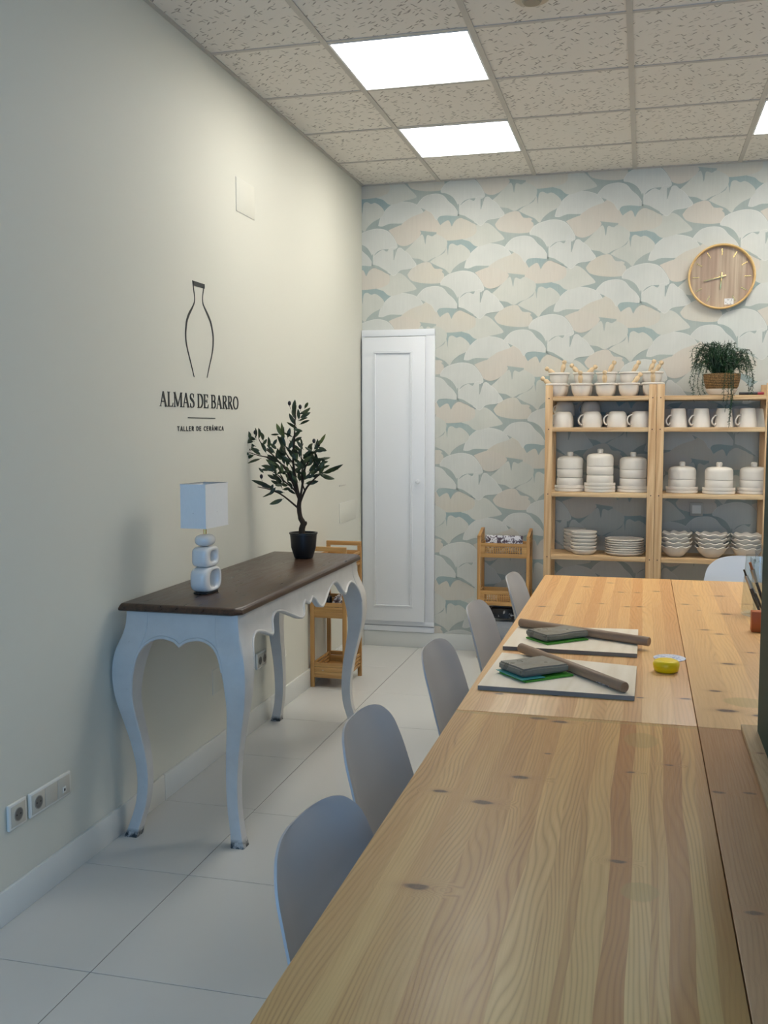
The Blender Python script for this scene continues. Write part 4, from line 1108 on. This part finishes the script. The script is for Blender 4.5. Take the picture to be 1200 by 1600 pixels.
def mkmug():
    t = thing('mug', '', 'mug')
    bm = nb(); add_lathe(bm, [(0, .108), (.037, .108), (.041, .104), (.0545, 0), (.051, 0), (.038, .099), (0, .102)], n=40); obj('body', bm, MAT_CERAMIC, t, 45)
    bm = nb(); c = crom([(-.044, 0, .068), (-.058, 0, .066), (-.073, 0, .050), (-.078, 0, .032), (-.071, 0, .018), (-.060, 0, .014), (-.051, 0, .024)], 5); add_tube(bm, c, .0046, 10); obj('handle', bm, MAT_CERAMIC, t, 60)
    return t
mug = Kind(mkmug)
for i, x in enumerate([1.988, 2.117, 2.243, 2.372]):
    mug.put((x, -.235, z), 'upturned tapered mug in the front row beneath the hanging plant, %s' % ORD[i], rotz=.5, group='upturned tapered mugs')
for i, x in enumerate([1.945, 2.07, 2.19, 2.31, 2.43]):
    mug.put((x, -.095, z), 'upturned tapered mug in the back row beneath the hanging plant, %s' % ORD[i], rotz=-.6, group='upturned tapered mugs')

# lidded jar stacks
coaster = Kind(mk('coaster_dish', 'dish', [(0, 0), (.088, 0), (.092, .004), (.092, .0175), (.089, .0185), (.086, .016), (.084, .008), (0, .007)], n=48))
tier = Kind(mk('round_dish', 'dish', [(0, 0), (.072, 0), (.0755, .003), (.0785, .008), (.0785, .0505), (.0765, .0535), (.073, .0545), (.071, .050), (.070, .008), (0, .007)], n=48))
def mklid():
    t = thing('lid', '', 'lid')
    bm = nb(); add_lathe(bm, [(.074, 0), (.0785, 0), (.079, .045), (.076, .058), (.066, .068), (.045, .073), (0, .075), (0, .069), (.045, .067), (.062, .062), (.072, .052), (.074, .04)], n=48, cap=False); obj('dome', bm, MAT_CERAMIC, t, 45)
    bm = nb(); add_lathe(bm, [(0, .070), (.017, .071), (.0155, .078), (.0175, .090), (.017, .097), (.012, .101), (0, .102)], n=28); obj('knob', bm, MAT_CERAMIC, t, 45)
    return t
lid = Kind(mklid)
ST = [(1.366, -.19, 2, 2, 'left shelf unit, left stack'), (1.545, -.21, 2, 2, 'left shelf unit, middle and tallest stack'), (1.737, -.19, 2, 2, 'left shelf unit, right stack'),
      (2.020, -.19, 2, 1, 'right shelf unit, left stack'), (2.225, -.225, 2, 1, 'right shelf unit, middle stack'), (2.420, -.19, 2, 1, 'right shelf unit, right stack')]
ST[1] = (1.545, -.225, 3, 2, 'left shelf unit, middle and tallest stack')
lev_w = ['lowest', 'second', 'third']
for x, y, nc, nt, txt in ST:
    z = SHZ[2] + .0006
    for k in range(nc):
        coaster.put((x, y, z), 'wide shallow dish, %s below the lid, %s' % (lev_w[k], txt), group='wide dishes under the lidded jars'); z += .0188 if k == nc - 1 else .0190
    z -= .0105
    for k in range(nt):
        tier.put((x, y, z), '%sstraight round dish under the lid, %s' % ((('lower ' if k == 0 else 'upper ') if nt > 1 else ''), txt), group='straight round dishes in the lidded stacks'); z += .0552
    lid.put((x, y, z), 'domed white lid with knob on the %s' % txt, group='domed lids with knobs')

# stacked bowls and plates
HT = ['bottom', 'second from bottom', 'third from bottom', 'fourth from bottom', 'fifth from bottom', 'sixth from bottom', 'seventh from bottom']
def lab_h(k, n): return 'topmost' if k == n - 1 else HT[k]
sb = Kind(mk('shallow_bowl', 'bowl', [(0, 0), (.050, 0), (.062, .006), (.076, .022), (.079, .0305), (.0765, .0325), (.073, .027), (.058, .012), (0, .008)], n=44))
z = SHZ[3] + .0006
for k in range(6): sb.put((1.455, -.228, z + k * .0215), 'shallow white bowl, %s of the front stack on the left shelf unit' % lab_h(k, 6), group='shallow bowls, front stack')
for k in range(6): sb.put((1.392, -.085, z + k * .0215), 'shallow white bowl, %s of the rear stack on the left shelf unit' % lab_h(k, 6), group='shallow bowls, rear stack', scale=(.86, .86, 1))
fp = Kind(mk('flat_plate', 'plate', [(0, 0), (.085, 0), (.100, .003), (.113, .013), (.1145, .0165), (.112, .018), (.108, .014), (.092, .007), (0, .006)], n=48))
for k in range(7): fp.put((1.695, -.195, z + k * .0135), 'flat white plate, %s of the plate stack on the left shelf unit' % lab_h(k, 7), group='flat plates in a stack')
def wavy(a, i, r, z):
    if i in (4, 5, 6, 7): 
        s = math.sin(9 * a) * (1 if i in (5, 6) else .5); return r * (1 + .035 * s), z + .0045 * s
    return r, z
wv = Kind(mk('wavy_bowl', 'bowl', [(0, 0), (.036, 0), (.048, .006), (.072, .030), (.085, .052), (.097, .064), (.094, .067), (.082, .056), (.068, .034), (.044, .012), (0, .010)], n=90, fn=wavy))
for s_, (x, n, nm) in enumerate([(1.990, 4, 'left'), (2.195, 4, 'middle'), (2.392, 4, 'right')]):
    for k in range(n):
        wv.put((x + .003 * (k % 2), -.215, z + k * .0255), 'white wavy-rimmed bowl, %s of the %s stack on the right shelf unit' % (lab_h(k, n), nm), rotz=.5 * k + s_, group='wavy-rimmed bowls', scale=(.96 + .03 * (s_ == 1),) * 2 + (1,))

# hanging fern in a basket
t = thing('hanging_fern', 'trailing dark green fern in a woven basket on top of the right shelf unit', 'potted plant', (2.228, -.20, SHZ[0] + .0006))
bm = nb(); add_lathe(bm, [(0, 0), (.055, 0), (.070, .006), (.088, .030), (.090, .036), (.084, .038), (0, .034)], n=40); obj('saucer', bm, MAT_CERAMIC, t)
bm = nb(); add_lathe(bm, [(0, .039), (.084, .039), (.092, .05), (.100, .085), (.104, .122), (.100, .125), (.094, .118), (0, .112)], n=48); obj('basket', bm, MAT_BASKET, t, 50)
bm = nb(); rf = random.Random(11)
def frond(bm, P, dens=.0042, ln=.017):
    c = crom(P, 8); add_tube(bm, c, [.0012] * len(c), 5)
    acc = 0
    for a, b in zip(c, c[1:]):
        d = b - a; L = d.length; k = int(L / dens) + 1
        for q in range(k):
            p = a + d * (q / k); dr = (d.normalized() * .8 + Vector((rf.uniform(-1, 1), rf.uniform(-1, 1), rf.uniform(-.7, 1)))).normalized()
            l = ln * rf.uniform(.6, 1.2); sd = dr.cross(Vector((rf.uniform(-1, 1), rf.uniform(-1, 1), .3))).normalized() * .0017
            e = p + dr * l; m_ = p + dr * l * .45; nn = sd.cross(dr).normalized() * .0006
            v = [bm.verts.new(x_) for x_ in (p, m_ + sd, e, m_ - sd, m_ + nn)]
            bm.faces.new((v[0], v[1], v[4])); bm.faces.new((v[1], v[2], v[4])); bm.faces.new((v[2], v[3], v[4])); bm.faces.new((v[3], v[0], v[4]))
for i in range(120):
    a = rf.uniform(0, 2 * PI); r = .05 * math.sqrt(rf.random()); h = rf.uniform(.04, .175); sp = rf.uniform(.05, .175)
    ex, ey = math.cos(a) * sp * 1.05, max(-.13, min(.13, math.sin(a) * sp * .8)); w_ = lambda k: rf.uniform(-k, k)
    dr = rf.uniform(.01, .07) + max(0, sp - .11) * .9
    frond(bm, [(math.cos(a) * r, math.sin(a) * r, .11), (ex * .5 + w_(.02), ey * .5, .12 + h * .8), (ex * .85 + w_(.02), ey * .85, .12 + h + .01), (ex * 1.05 + w_(.015), ey, max(.02, .12 + h - dr))], .0045, .020)
for (x, y, zend, z1) in ((-.150, -.09, -.03, .08), (-.165, -.03, .03, .09), (-.11, -.125, .01, .08), (.02, -.138, -.09, .06), (.035, -.142, -.165, .07), (.01, -.136, -.04, .07), (.05, -.138, -.05, .06), (.155, -.07, -.03, .10), (.165, -.02, .03, .10), (.14, -.10, -.01, .09), (.04, -.140, -.18, .06), (-.13, -.11, .0, .08)):
    frond(bm, [(x * .3, y * .3, .12), (x * .75, y * .7, .12 + z1), (x, y, .13), (x * 1.03 + rf.uniform(-.01, .01), y, (zend + .13) / 2), (x + rf.uniform(-.012, .012), y, zend)], .0050, .018)
obj('foliage', bm, MAT_FERN, t, 60)
t = thing('marker_pen', 'black and red marker lying on top of the right shelf unit', 'marker', (2.385, -.255, SHZ[0] + .0095), 0)
bm = nb(); add_tube(bm, [(-.065, 0, 0), (-.063, 0, 0), (.035, 0, 0)], [.006, .0085, .0085], 16); obj('barrel', bm, MAT_BLACK, t)
bm = nb(); add_tube(bm, [(.035, 0, 0), (.066, 0, 0), (.070, 0, 0)], [.009, .009, .006], 16); obj('cap', bm, MAT_RED, t)

# ================================================================== WORK TABLES
TZ = .75
CA, CB = srgb(242, 200, 138), srgb(208, 146, 88)
NA_, NB_ = srgb(234, 196, 130), srgb(176, 112, 60)
def px(v, x0, x1): return (v - x0) / (x1 - x0)
nl = [(1.355, .35), (1.40, .15), (1.436, .45), (1.462, .3), (1.51, .5), (1.56, .42), (1.588, .62), (1.616, .1), (1.66, .25), (1.692, .55), (1.706, .08), (1.746, .95), (1.782, .05), (1.815, .5), (1.826, .05), (1.842, .88), (1.878, .1), (1.905, .55)]
nl_st = [(max(0, px(a, 1.352, 1.9275)), tt) for a, tt in nl]
nlk = [(1.512, -4.548, .016), (1.565, -4.396, .016), (1.466, -4.917, .017), (1.56, -3.975, .02), (1.611, -3.992, .016), (1.604, -4.234, .006), (1.779, -4.311, .008), (1.764, -4.749, .010), (1.857, -4.247, .008), (1.423, -4.511, .011)]
nr_st = [(0, .55), (.16, .7), (.42, .5), (.7, .65)]
nrk = [(1.945, -4.383, .010), (2.004, -4.374, .010), (1.960, -4.877, .012), (1.972, -5.06, .008)]
fl = [(0, .3), (.07, .7), (.14, .1), (.21, .55), (.28, .05), (.35, .4), (.42, .75), (.5, .15), (.57, .5), (.63, .25), (.7, .8), (.78, .05), (.84, .3), (.91, .6)]
flk = [(1.562, -1.916, .014), (1.712, -2.026, .012), (1.555, -2.353, .010), (1.644, -2.33, .010), (1.744, -2.375, .011), (1.793, -2.363, .012), (1.861, -1.968, .012), (1.912, -3.706, .012), (1.796, -3.723, .008), (1.514, -3.74, .010), (1.581, -3.757, .008), (1.435, -3.776, .010), (1.781, -2.022, .010), (1.479, -2.9, .010), (1.42, -2.45, .014), (1.66, -1.78, .012), (1.50, -2.62, .012)]
fr_ = [(0, .35), (.16, .1), (.28, .6), (.42, .3), (.55, .15), (.68, .7), (.8, .2), (.9, .5)]
frk = [(1.965, -2.261, .013), (2.019, -2.042, .010), (2.112, -2.025, .018), (2.012, -2.381, .006), (2.106, -2.439, .018), (2.013, -2.767, .013), (2.055, -2.83, .014), (2.05, -3.274, .018), (1.99, -3.605, .013), (2.005, -3.793, .022), (2.08, -3.82, .016), (2.13, -3.1, .012), (2.20, -2.2, .014)]
PINE_NL = pine_top('pine_near_left', 1.352, 1.9275, nl_st, nlk, NA_, NB_, 3, 170, 5, .85, [(1.80, -4.09, .05, .07), (1.80, -4.85, .035, .04), (1.60, -3.965, .6, .012)], .03)
PINE_NR = pine_top('pine_near_right', 1.930, 2.50, nr_st, nrk, srgb(198, 158, 110), srgb(156, 108, 68), 8, 170, 6, .5)
PINE_FL = pine_top('pine_far_left', 1.352, 1.9275, fl, flk, CA, CB, 5, 130, 5, .5)
PINE_FR = pine_top('pine_far_right', 1.930, 2.50, fr_, frk, CA, srgb(204, 156, 108), 12, 110, 6, .45, [(2.16, -3.42, .05, .10), (2.06, -3.70, .07, .06), (2.25, -3.5, .06, .06)])
def work_table(label, y0, y1, ml, mrr, legs_y):
    # mesh kept in room coordinates so that the knots sit where they are; the thing's origin is the room corner
    t = thing('work_table', label, 'table', (0, 0, 0), 0, 'pine work tables')
    bm = nb(); add_box(bm, 1.352, 1.9275, y0, y1, TZ - .028, TZ, bev=.002); obj('tabletop', bm, ml, t)
    bm = nb(); add_box(bm, 1.9290, 2.50, y0, y1, TZ - .028, TZ - .0005, bev=.002); obj('tabletop', bm, mrr, t)
    bm = nb(); add_box(bm, 1.40, 1.42, legs_y[0], legs_y[1], TZ - .10, TZ - .0285); add_box(bm, 2.42, 2.44, legs_y[0], legs_y[1], TZ - .10, TZ - .0285)
    for y in legs_y: add_box(bm, 1.42, 2.42, y - .01, y + .01, TZ - .10, TZ - .0285)
    obj('apron', bm, MAT_LEGWOOD, t)
    for y in legs_y:
        for x in (1.43, 2.41):
            bm = nb(); add_box(bm, x - .03, x + .03, y - .03, y + .03, 0, TZ - .0285, bev=.003); obj('leg', bm, MAT_LEGWOOD, t)
work_table('far pine work table, carrying boards, rolling pins and the yellow tub', -3.948, -1.60, PINE_FL, PINE_FR, (-3.83, -2.28))
work_table('near pine work table in the foreground, bare and striped with growth rings', -6.30, -3.951, PINE_NL, PINE_NR, (-6.15, -4.448))
bm = nb(); add_box(bm, 2.024, 2.50, -5.9, -3.950, TZ + .0003, TZ + .013, bev=.002)
MAT_PLANK = pine_top('plank_pine', 2.02, 2.5, [(0, .2), (.25, .5), (.6, .1)], [(2.045, -4.16, .008)], srgb(196, 172, 132), srgb(150, 120, 88), 21, 150, 5, .5)
tag(obj('wooden_plank', bm, MAT_PLANK), 'raised wooden board at right edge of the near table, under the dark green cabinet', 'board')
bm = nb(); add_box(bm, 2.062, 2.48, -5.2, -4.005, TZ + .0136, 1.62, bev=.003)
cab = tag(obj('green_cabinet', bm, MAT_GREEN), 'dark green upright cabinet side cut off by the right edge of the photo', 'cabinet')
bm = nb(); add_box(bm, 2.055, 2.0618, -5.2, -4.000, TZ + .0136, 1.62, bev=.001); obj('side_panel', bm, MAT_GREEN, cab)

# ------------------------------------------------ chairs
def shell_bm():
    bm = nb()
    prof = [(.235, .425), (.215, .446), (.16, .452), (.08, .442), (0, .434), (-.08, .434), (-.145, .447), (-.188, .480), (-.210, .53), (-.224, .58), (-.238, .635), (-.249, .68), (-.260, .725), (-.269, .757), (-.2745, .774), (-.2775, .783), (-.279, .787)]
    hw = [.150, .185, .205, .215, .220, .222, .222, .220, .217, .214, .209, .202, .189, .160, .128, .092, .050]
    cv = [.004, .004, .008, .014, .020, .028, .036, .042, .045, .045, .043, .040, .034, .026, .018, .010, .004]
    P = crom([(a, b, 0) for a, b in prof], 6); Wd = crom([(a, 0, 0) for a in hw], 6); Cv = crom([(a, 0, 0) for a in cv], 6)
    NU = 36; n = len(P); F = []; B = []
    for i in range(n):
        p = P[i]; tg = (P[min(i + 1, n - 1)] - P[max(i - 1, 0)]).normalized(); nx, nz = tg.y, -tg.x   # towards the sitter
        if nx < 0 and i > n * .5: nx, nz = -nx, -nz
        nrm = Vector((tg.y, -tg.x)); nrm = nrm if (nrm.y > 0 or nrm.x > .6) else -nrm
        fr, bk = [], []
        for j in range(NU + 1):
            u = -1 + 2 * j / NU; ue = math.copysign(abs(u) ** .85, u); c = Cv[i].x * (abs(u) ** 2.4)
            # the two rows next to the top curl down towards the corners
            x, z_ = p.x + nrm.x * c, p.y + nrm.y * c
            roll = .010 * max(0, (abs(u) - .70) / .30) ** 2 * Cv[i].x / .045
            if i > n * .45: x -= roll
            y = ue * Wd[i].x
            fr.append(bm.verts.new((x + nrm.x * .0025, y, z_ + nrm.y * .0025))); bk.append(bm.verts.new((x - nrm.x * .0025, y, z_ - nrm.y * .0025)))
        F.append(fr); B.append(bk)
    for i in range(n - 1):
        for j in range(NU):
            bm.faces.new((F[i][j], F[i][j + 1], F[i + 1][j + 1], F[i + 1][j])); bm.faces.new((B[i][j], B[i + 1][j], B[i + 1][j + 1], B[i][j + 1]))
        bm.faces.new((F[i][0], F[i + 1][0], B[i + 1][0], B[i][0])); bm.faces.new((F[i][NU], B[i][NU], B[i + 1][NU], F[i + 1][NU]))
    for i in (0, n - 1):
        for j in range(NU): bm.faces.new((F[i][j], F[i][j + 1], B[i][j + 1], B[i][j]))
    return bm
def chair_maker(mat):
    def f():
        t = thing('shell_chair', '', 'chair')
        obj('seat_shell', shell_bm(), mat, t, 70)
        for sx in (-1, 1):
            for sy in (-1, 1):
                bm = nb(); add_tube(bm, [(sx * .10, sy * .10, .428), (sx * .20, sy * .20, 0.0)], [.013, .010], 14); obj('leg', bm, MAT_LEGWOOD, t, 50)
        bm = nb()
        for a, b in (((.11, .11, .40), (-.165, -.165, .16)), ((.11, -.11, .40), (-.165, .165, .16))): add_tube(bm, [a, b], .004, 8)
        add_tube(bm, [(.15, -.15, .22), (.15, .15, .22)], .004, 8); add_tube(bm, [(-.15, -.15, .22), (-.15, .15, .22)], .004, 8)
        obj('cross_brace', bm, MAT_BLACK, t, 50)
        return t
    return f
CH = Kind(chair_maker(MAT_CHAIR))
chairs = [(1.508, -4.805, -4, 'grey moulded plastic chair nearest the viewer at the table'), (1.430, -4.19, -1, 'grey plastic chair second from the viewer along the table, blue light on its edge'),
          (1.438, -3.41, -2, 'grey plastic chair in the middle of the row along the table'), (1.446, -2.67, -2, 'grey plastic chair second from the back of the row, lit pale'),
          (1.488, -1.89, -2, 'grey plastic chair farthest in the row, in front of the wall trolley')]
for x, y, a, lb in chairs: CH.put((x, y, 0), lb, rotz=math.radians(a), group='grey chairs along the left side of the table')
CW = Kind(chair_maker(MAT_CHAIRW)); CW.put((2.325, -1.52, 0), 'white plastic chair at the far end of the table before the shelves', rotz=-PI / 2, scale=(1.04, 1.14, 1.045))

# ------------------------------------------------ on the table
def quad_board(label, P, z0, z1):
    bm = nb(); vs = add_prism(bm, P, lambda s, t_, d: (s, t_, d), z0, z1)
    for f in bm.faces: f.material_index = 0 if abs(f.normal.z) > .5 else 1
    bm.normal_update()
    for f in bm.faces: f.material_index = 0 if abs(f.normal.z) > .5 else 1
    return tag(obj('work_board', bm, [MAT_PLY, MAT_PLYEDGE], None, 0), label, 'board', 'pale plywood boards on the table')
Z1 = TZ + .0005; ZB = TZ + .0125
quad_board('pale plywood board nearer the viewer on the far table, under clay and rolling pin', [(1.374, -3.752), (1.782, -3.760), (1.786, -3.425), (1.384, -3.345)], Z1, ZB)
quad_board('pale plywood board farther away, behind the other one near the chairs', [(1.374, -3.255), (1.786, -3.262), (1.788, -2.880), (1.384, -2.915)], Z1, ZB)
def slab(label, P, zb_, h, seed):
    bm = nb(); n = len(P)
    cx, cy = sum(p[0] for p in P) / n, sum(p[1] for p in P) / n
    C = crom([(*p, 0) for p in P] + [(*P[0], 0)], 1)[:-1]
    add_prism(bm, [(p[0] - cx, p[1] - cy) for p in P], lambda s, t_, d: (s, t_, d), 0, h)
    bmesh.ops.bevel(bm, geom=bm.edges[:], offset=.005, segments=3, affect='EDGES')
    bmesh.ops.triangulate(bm, faces=[f for f in bm.faces if len(f.verts) > 4])
    bmesh.ops.subdivide_edges(bm, edges=bm.edges[:], cuts=2, use_grid_fill=True)
    for v in bm.verts:
        if v.co.z > .004: v.co += Vector(noise.noise_vector(v.co * 22 + Vector((seed, 0, 0)))) * .0035
    return tag(obj('clay_slab', bm, MAT_CLAY, None, 60, (cx, cy, zb_)), label, 'clay', 'grey clay slabs on the boards')
def sheet(name, label, P, z, mat, wav=.0012, h=.0012, seed=0):
    bm = nb(); cx, cy = sum(p[0] for p in P) / len(P), sum(p[1] for p in P) / len(P)
    add_prism(bm, [(p[0] - cx, p[1] - cy) for p in P], lambda s, t_, d: (s, t_, d), 0, h)
    bmesh.ops.triangulate(bm, faces=[f for f in bm.faces if len(f.verts) > 4]); bmesh.ops.subdivide_edges(bm, edges=bm.edges[:], cuts=3, use_grid_fill=True)
    for v in bm.verts:
        r = v.co.xy.length; v.co.z += max(0, noise.noise(v.co * 30 + Vector((seed, 0, 0)))) * wav * (1 if r > .05 else 0)
    return tag(obj(name, bm, mat, None, 60, (cx, cy, z)), label, 'plastic sheet')
ZS = ZB + .0004
def rectp(cx, cy, a, b, deg):
    c, s_ = math.cos(math.radians(deg)), math.sin(math.radians(deg))
    return [(cx + x * c - y * s_, cy + x * s_ + y * c) for x, y in ((-a, -b), (a, -b), (a, b), (-a, b))]
sheet('plastic_sheet', 'green plastic sheet under the nearer clay slab', rectp(1.514, -3.597, .081, .063, 42), ZS, MAT_GREENBAG, .002, .005, 1)
sheet('plastic_sheet', 'teal plastic sheet sticking out left of the nearer clay slab', rectp(1.473, -3.628, .038, .066, 40), ZS + .0075, MAT_TEALBAG, .001, .0012, 4)
slab('grey brown clay slab on the nearer board', rectp(1.505, -3.585, .078, .060, 42), ZS + .0100, .021, 1)
sheet('plastic_sheet', 'green plastic sheet under the farther clay slab', rectp(1.532, -3.112, .082, .058, 42), ZS, MAT_GREENBAG, .002, .005, 7)
slab('grey brown clay slab on the farther board', rectp(1.530, -3.100, .086, .056, 42), ZS + .0080, .021, 5)
def pin(label, a, b, r, z):
    a, b = Vector((*a, z)), Vector((*b, z)); c = (a + b) / 2; L = (b - a).length
    t = thing('rolling_pin', label, 'rolling pin', c, math.atan2(b.y - a.y, b.x - a.x), 'wooden rolling pins on the boards')
    bm = nb(); add_tube(bm, [(-L / 2, 0, 0), (-L / 2 + .002, 0, 0), (L / 2 - .002, 0, 0), (L / 2, 0, 0)], [r - .0015, r, r, r - .0015], 32); obj('roller', bm, MAT_BEECH, t, 40); return t
p1 = pin('brown rolling pin lying across the nearer board, pointing at the viewer', (1.440, -3.330), (1.757, -3.735), .0145, ZB + .0150)
bm = nb(); 
for i in range(10):
    a0, a1 = math.radians(-150 + i * 7), math.radians(-150 + (i + 1) * 7)
    v = [bm.verts.new(q) for q in ((.15, .0147 * math.cos(a0), .0147 * math.sin(a0) + 0), (.205, .0147 * math.cos(a0), .0147 * math.sin(a0)), (.205, .0147 * math.cos(a1), .0147 * math.sin(a1)), (.15, .0147 * math.cos(a1), .0147 * math.sin(a1)))]; bm.faces.new(v)
obj('paper_sticker', bm, MAT_PRINTED, p1, 40)
pin('brown rolling pin lying across the farther board, overhanging its right side', (1.391, -2.935), (1.822, -3.145), .0145, ZB + .0150)
# yellow tub and printed disc
t = thing('yellow_tub', 'round bright yellow tub on the table right of the boards', 'tub', (1.868, -3.418, TZ + .0004))
bm = nb(); add_lathe(bm, [(0, 0), (.028, 0), (.034, .004), (.036, .012), (.0365, .0175), (0, .0175)], n=48); obj('base', bm, MAT_YELLOW, t, 50)
bm = nb(); add_lathe(bm, [(0, .018), (.0370, .018), (.0372, .024), (.034, .031), (.027, .0345), (0, .035)], n=48); obj('cover', bm, MAT_YELLOW, t, 50)
bm = nb(); add_lathe(bm, [(0, 0), (.046, 0), (.048, .0015), (.044, .003), (0, .0045)], n=56); tag(obj('printed_disc', bm, MAT_BLISTER, None, 40, (1.882, -3.245, TZ + .0004)), 'white and blue printed plastic disc behind the yellow tub', 'disc')
# brushes in a glass jar with orange block
t = thing('glass_jar', 'clear glass jar of brushes at the right edge of the far table', 'jar', (2.225, -2.435, TZ + .0004))
bm = nb(); add_lathe(bm, [(0, 0), (.060, 0), (.066, .004), (.066, .02), (.053, .225), (.0515, .225), (.0635, .02), (.060, .01), (0, .008)], n=48); obj('jar_body', bm, MAT_GLASS, t, 40)
bm = nb(); add_box(bm, 2.163, 2.205, -2.775, -2.735, TZ + .0004, TZ + .072, bev=.003); tag(obj('orange_block', bm, MAT_ORANGE), 'small orange brown block standing in front of the glass jar', 'block')
def brush(label, tip, base, hm, bmat, rw, fw_, bl, name='paint_brush', flat=1):
    tip, base = Vector(tip), Vector(base); d = (tip - base); L = d.length; q = d.to_track_quat('Z', 'Y').to_euler()
    t = thing(name, label, 'brush', base); t.rotation_euler = q
    bm = nb(); add_lathe(bm, [(0, 0), (rw * .5, 0), (rw, L * .35), (rw * .9, L - bl - .05)], n=14); obj('handle', bm, hm, t, 50)
    bm = nb(); add_lathe(bm, [(rw * .95, L - bl - .052), (fw_, L - bl), (0, L - bl)], n=16, fn=lambda a, i, r, z: (r, z)); f = obj('ferrule', bm, MAT_CHROME, t, 50)
    bm = nb(); add_box(bm, -fw_ * 1.05, fw_ * 1.05, -fw_ * .5, fw_ * .5, L - bl - .002, L, bev=.001); obj('bristles', bm, bmat, t, 30)
Z0 = TZ + .012
brush('black-handled brush with dark tip, leaning left out of the jar', (2.162, -2.475, .925), (2.225, -2.475, Z0), MAT_BLACK, MAT_BRISTLED, .0075, .0065, .022)
brush('black-handled brush with ginger bristles leaning left in the jar', (2.186, -2.44, .948), (2.250, -2.44, Z0), MAT_BLACK, MAT_BRISTLE, .006, .009, .026)
brush('thin black modelling tool between the two brushes in the jar', (2.176, -2.462, .902), (2.238, -2.455, Z0), MAT_BLACK, MAT_PLY, .005, .004, .02)
o = obj('plastic_wrap', lump(.045, .035, .19, 31, .3), MAT_WRAP, None, 60, (2.222, -2.398, TZ + .0115)); tag(o, 'crumpled clear plastic wrap inside the jar of brushes', 'plastic wrap')
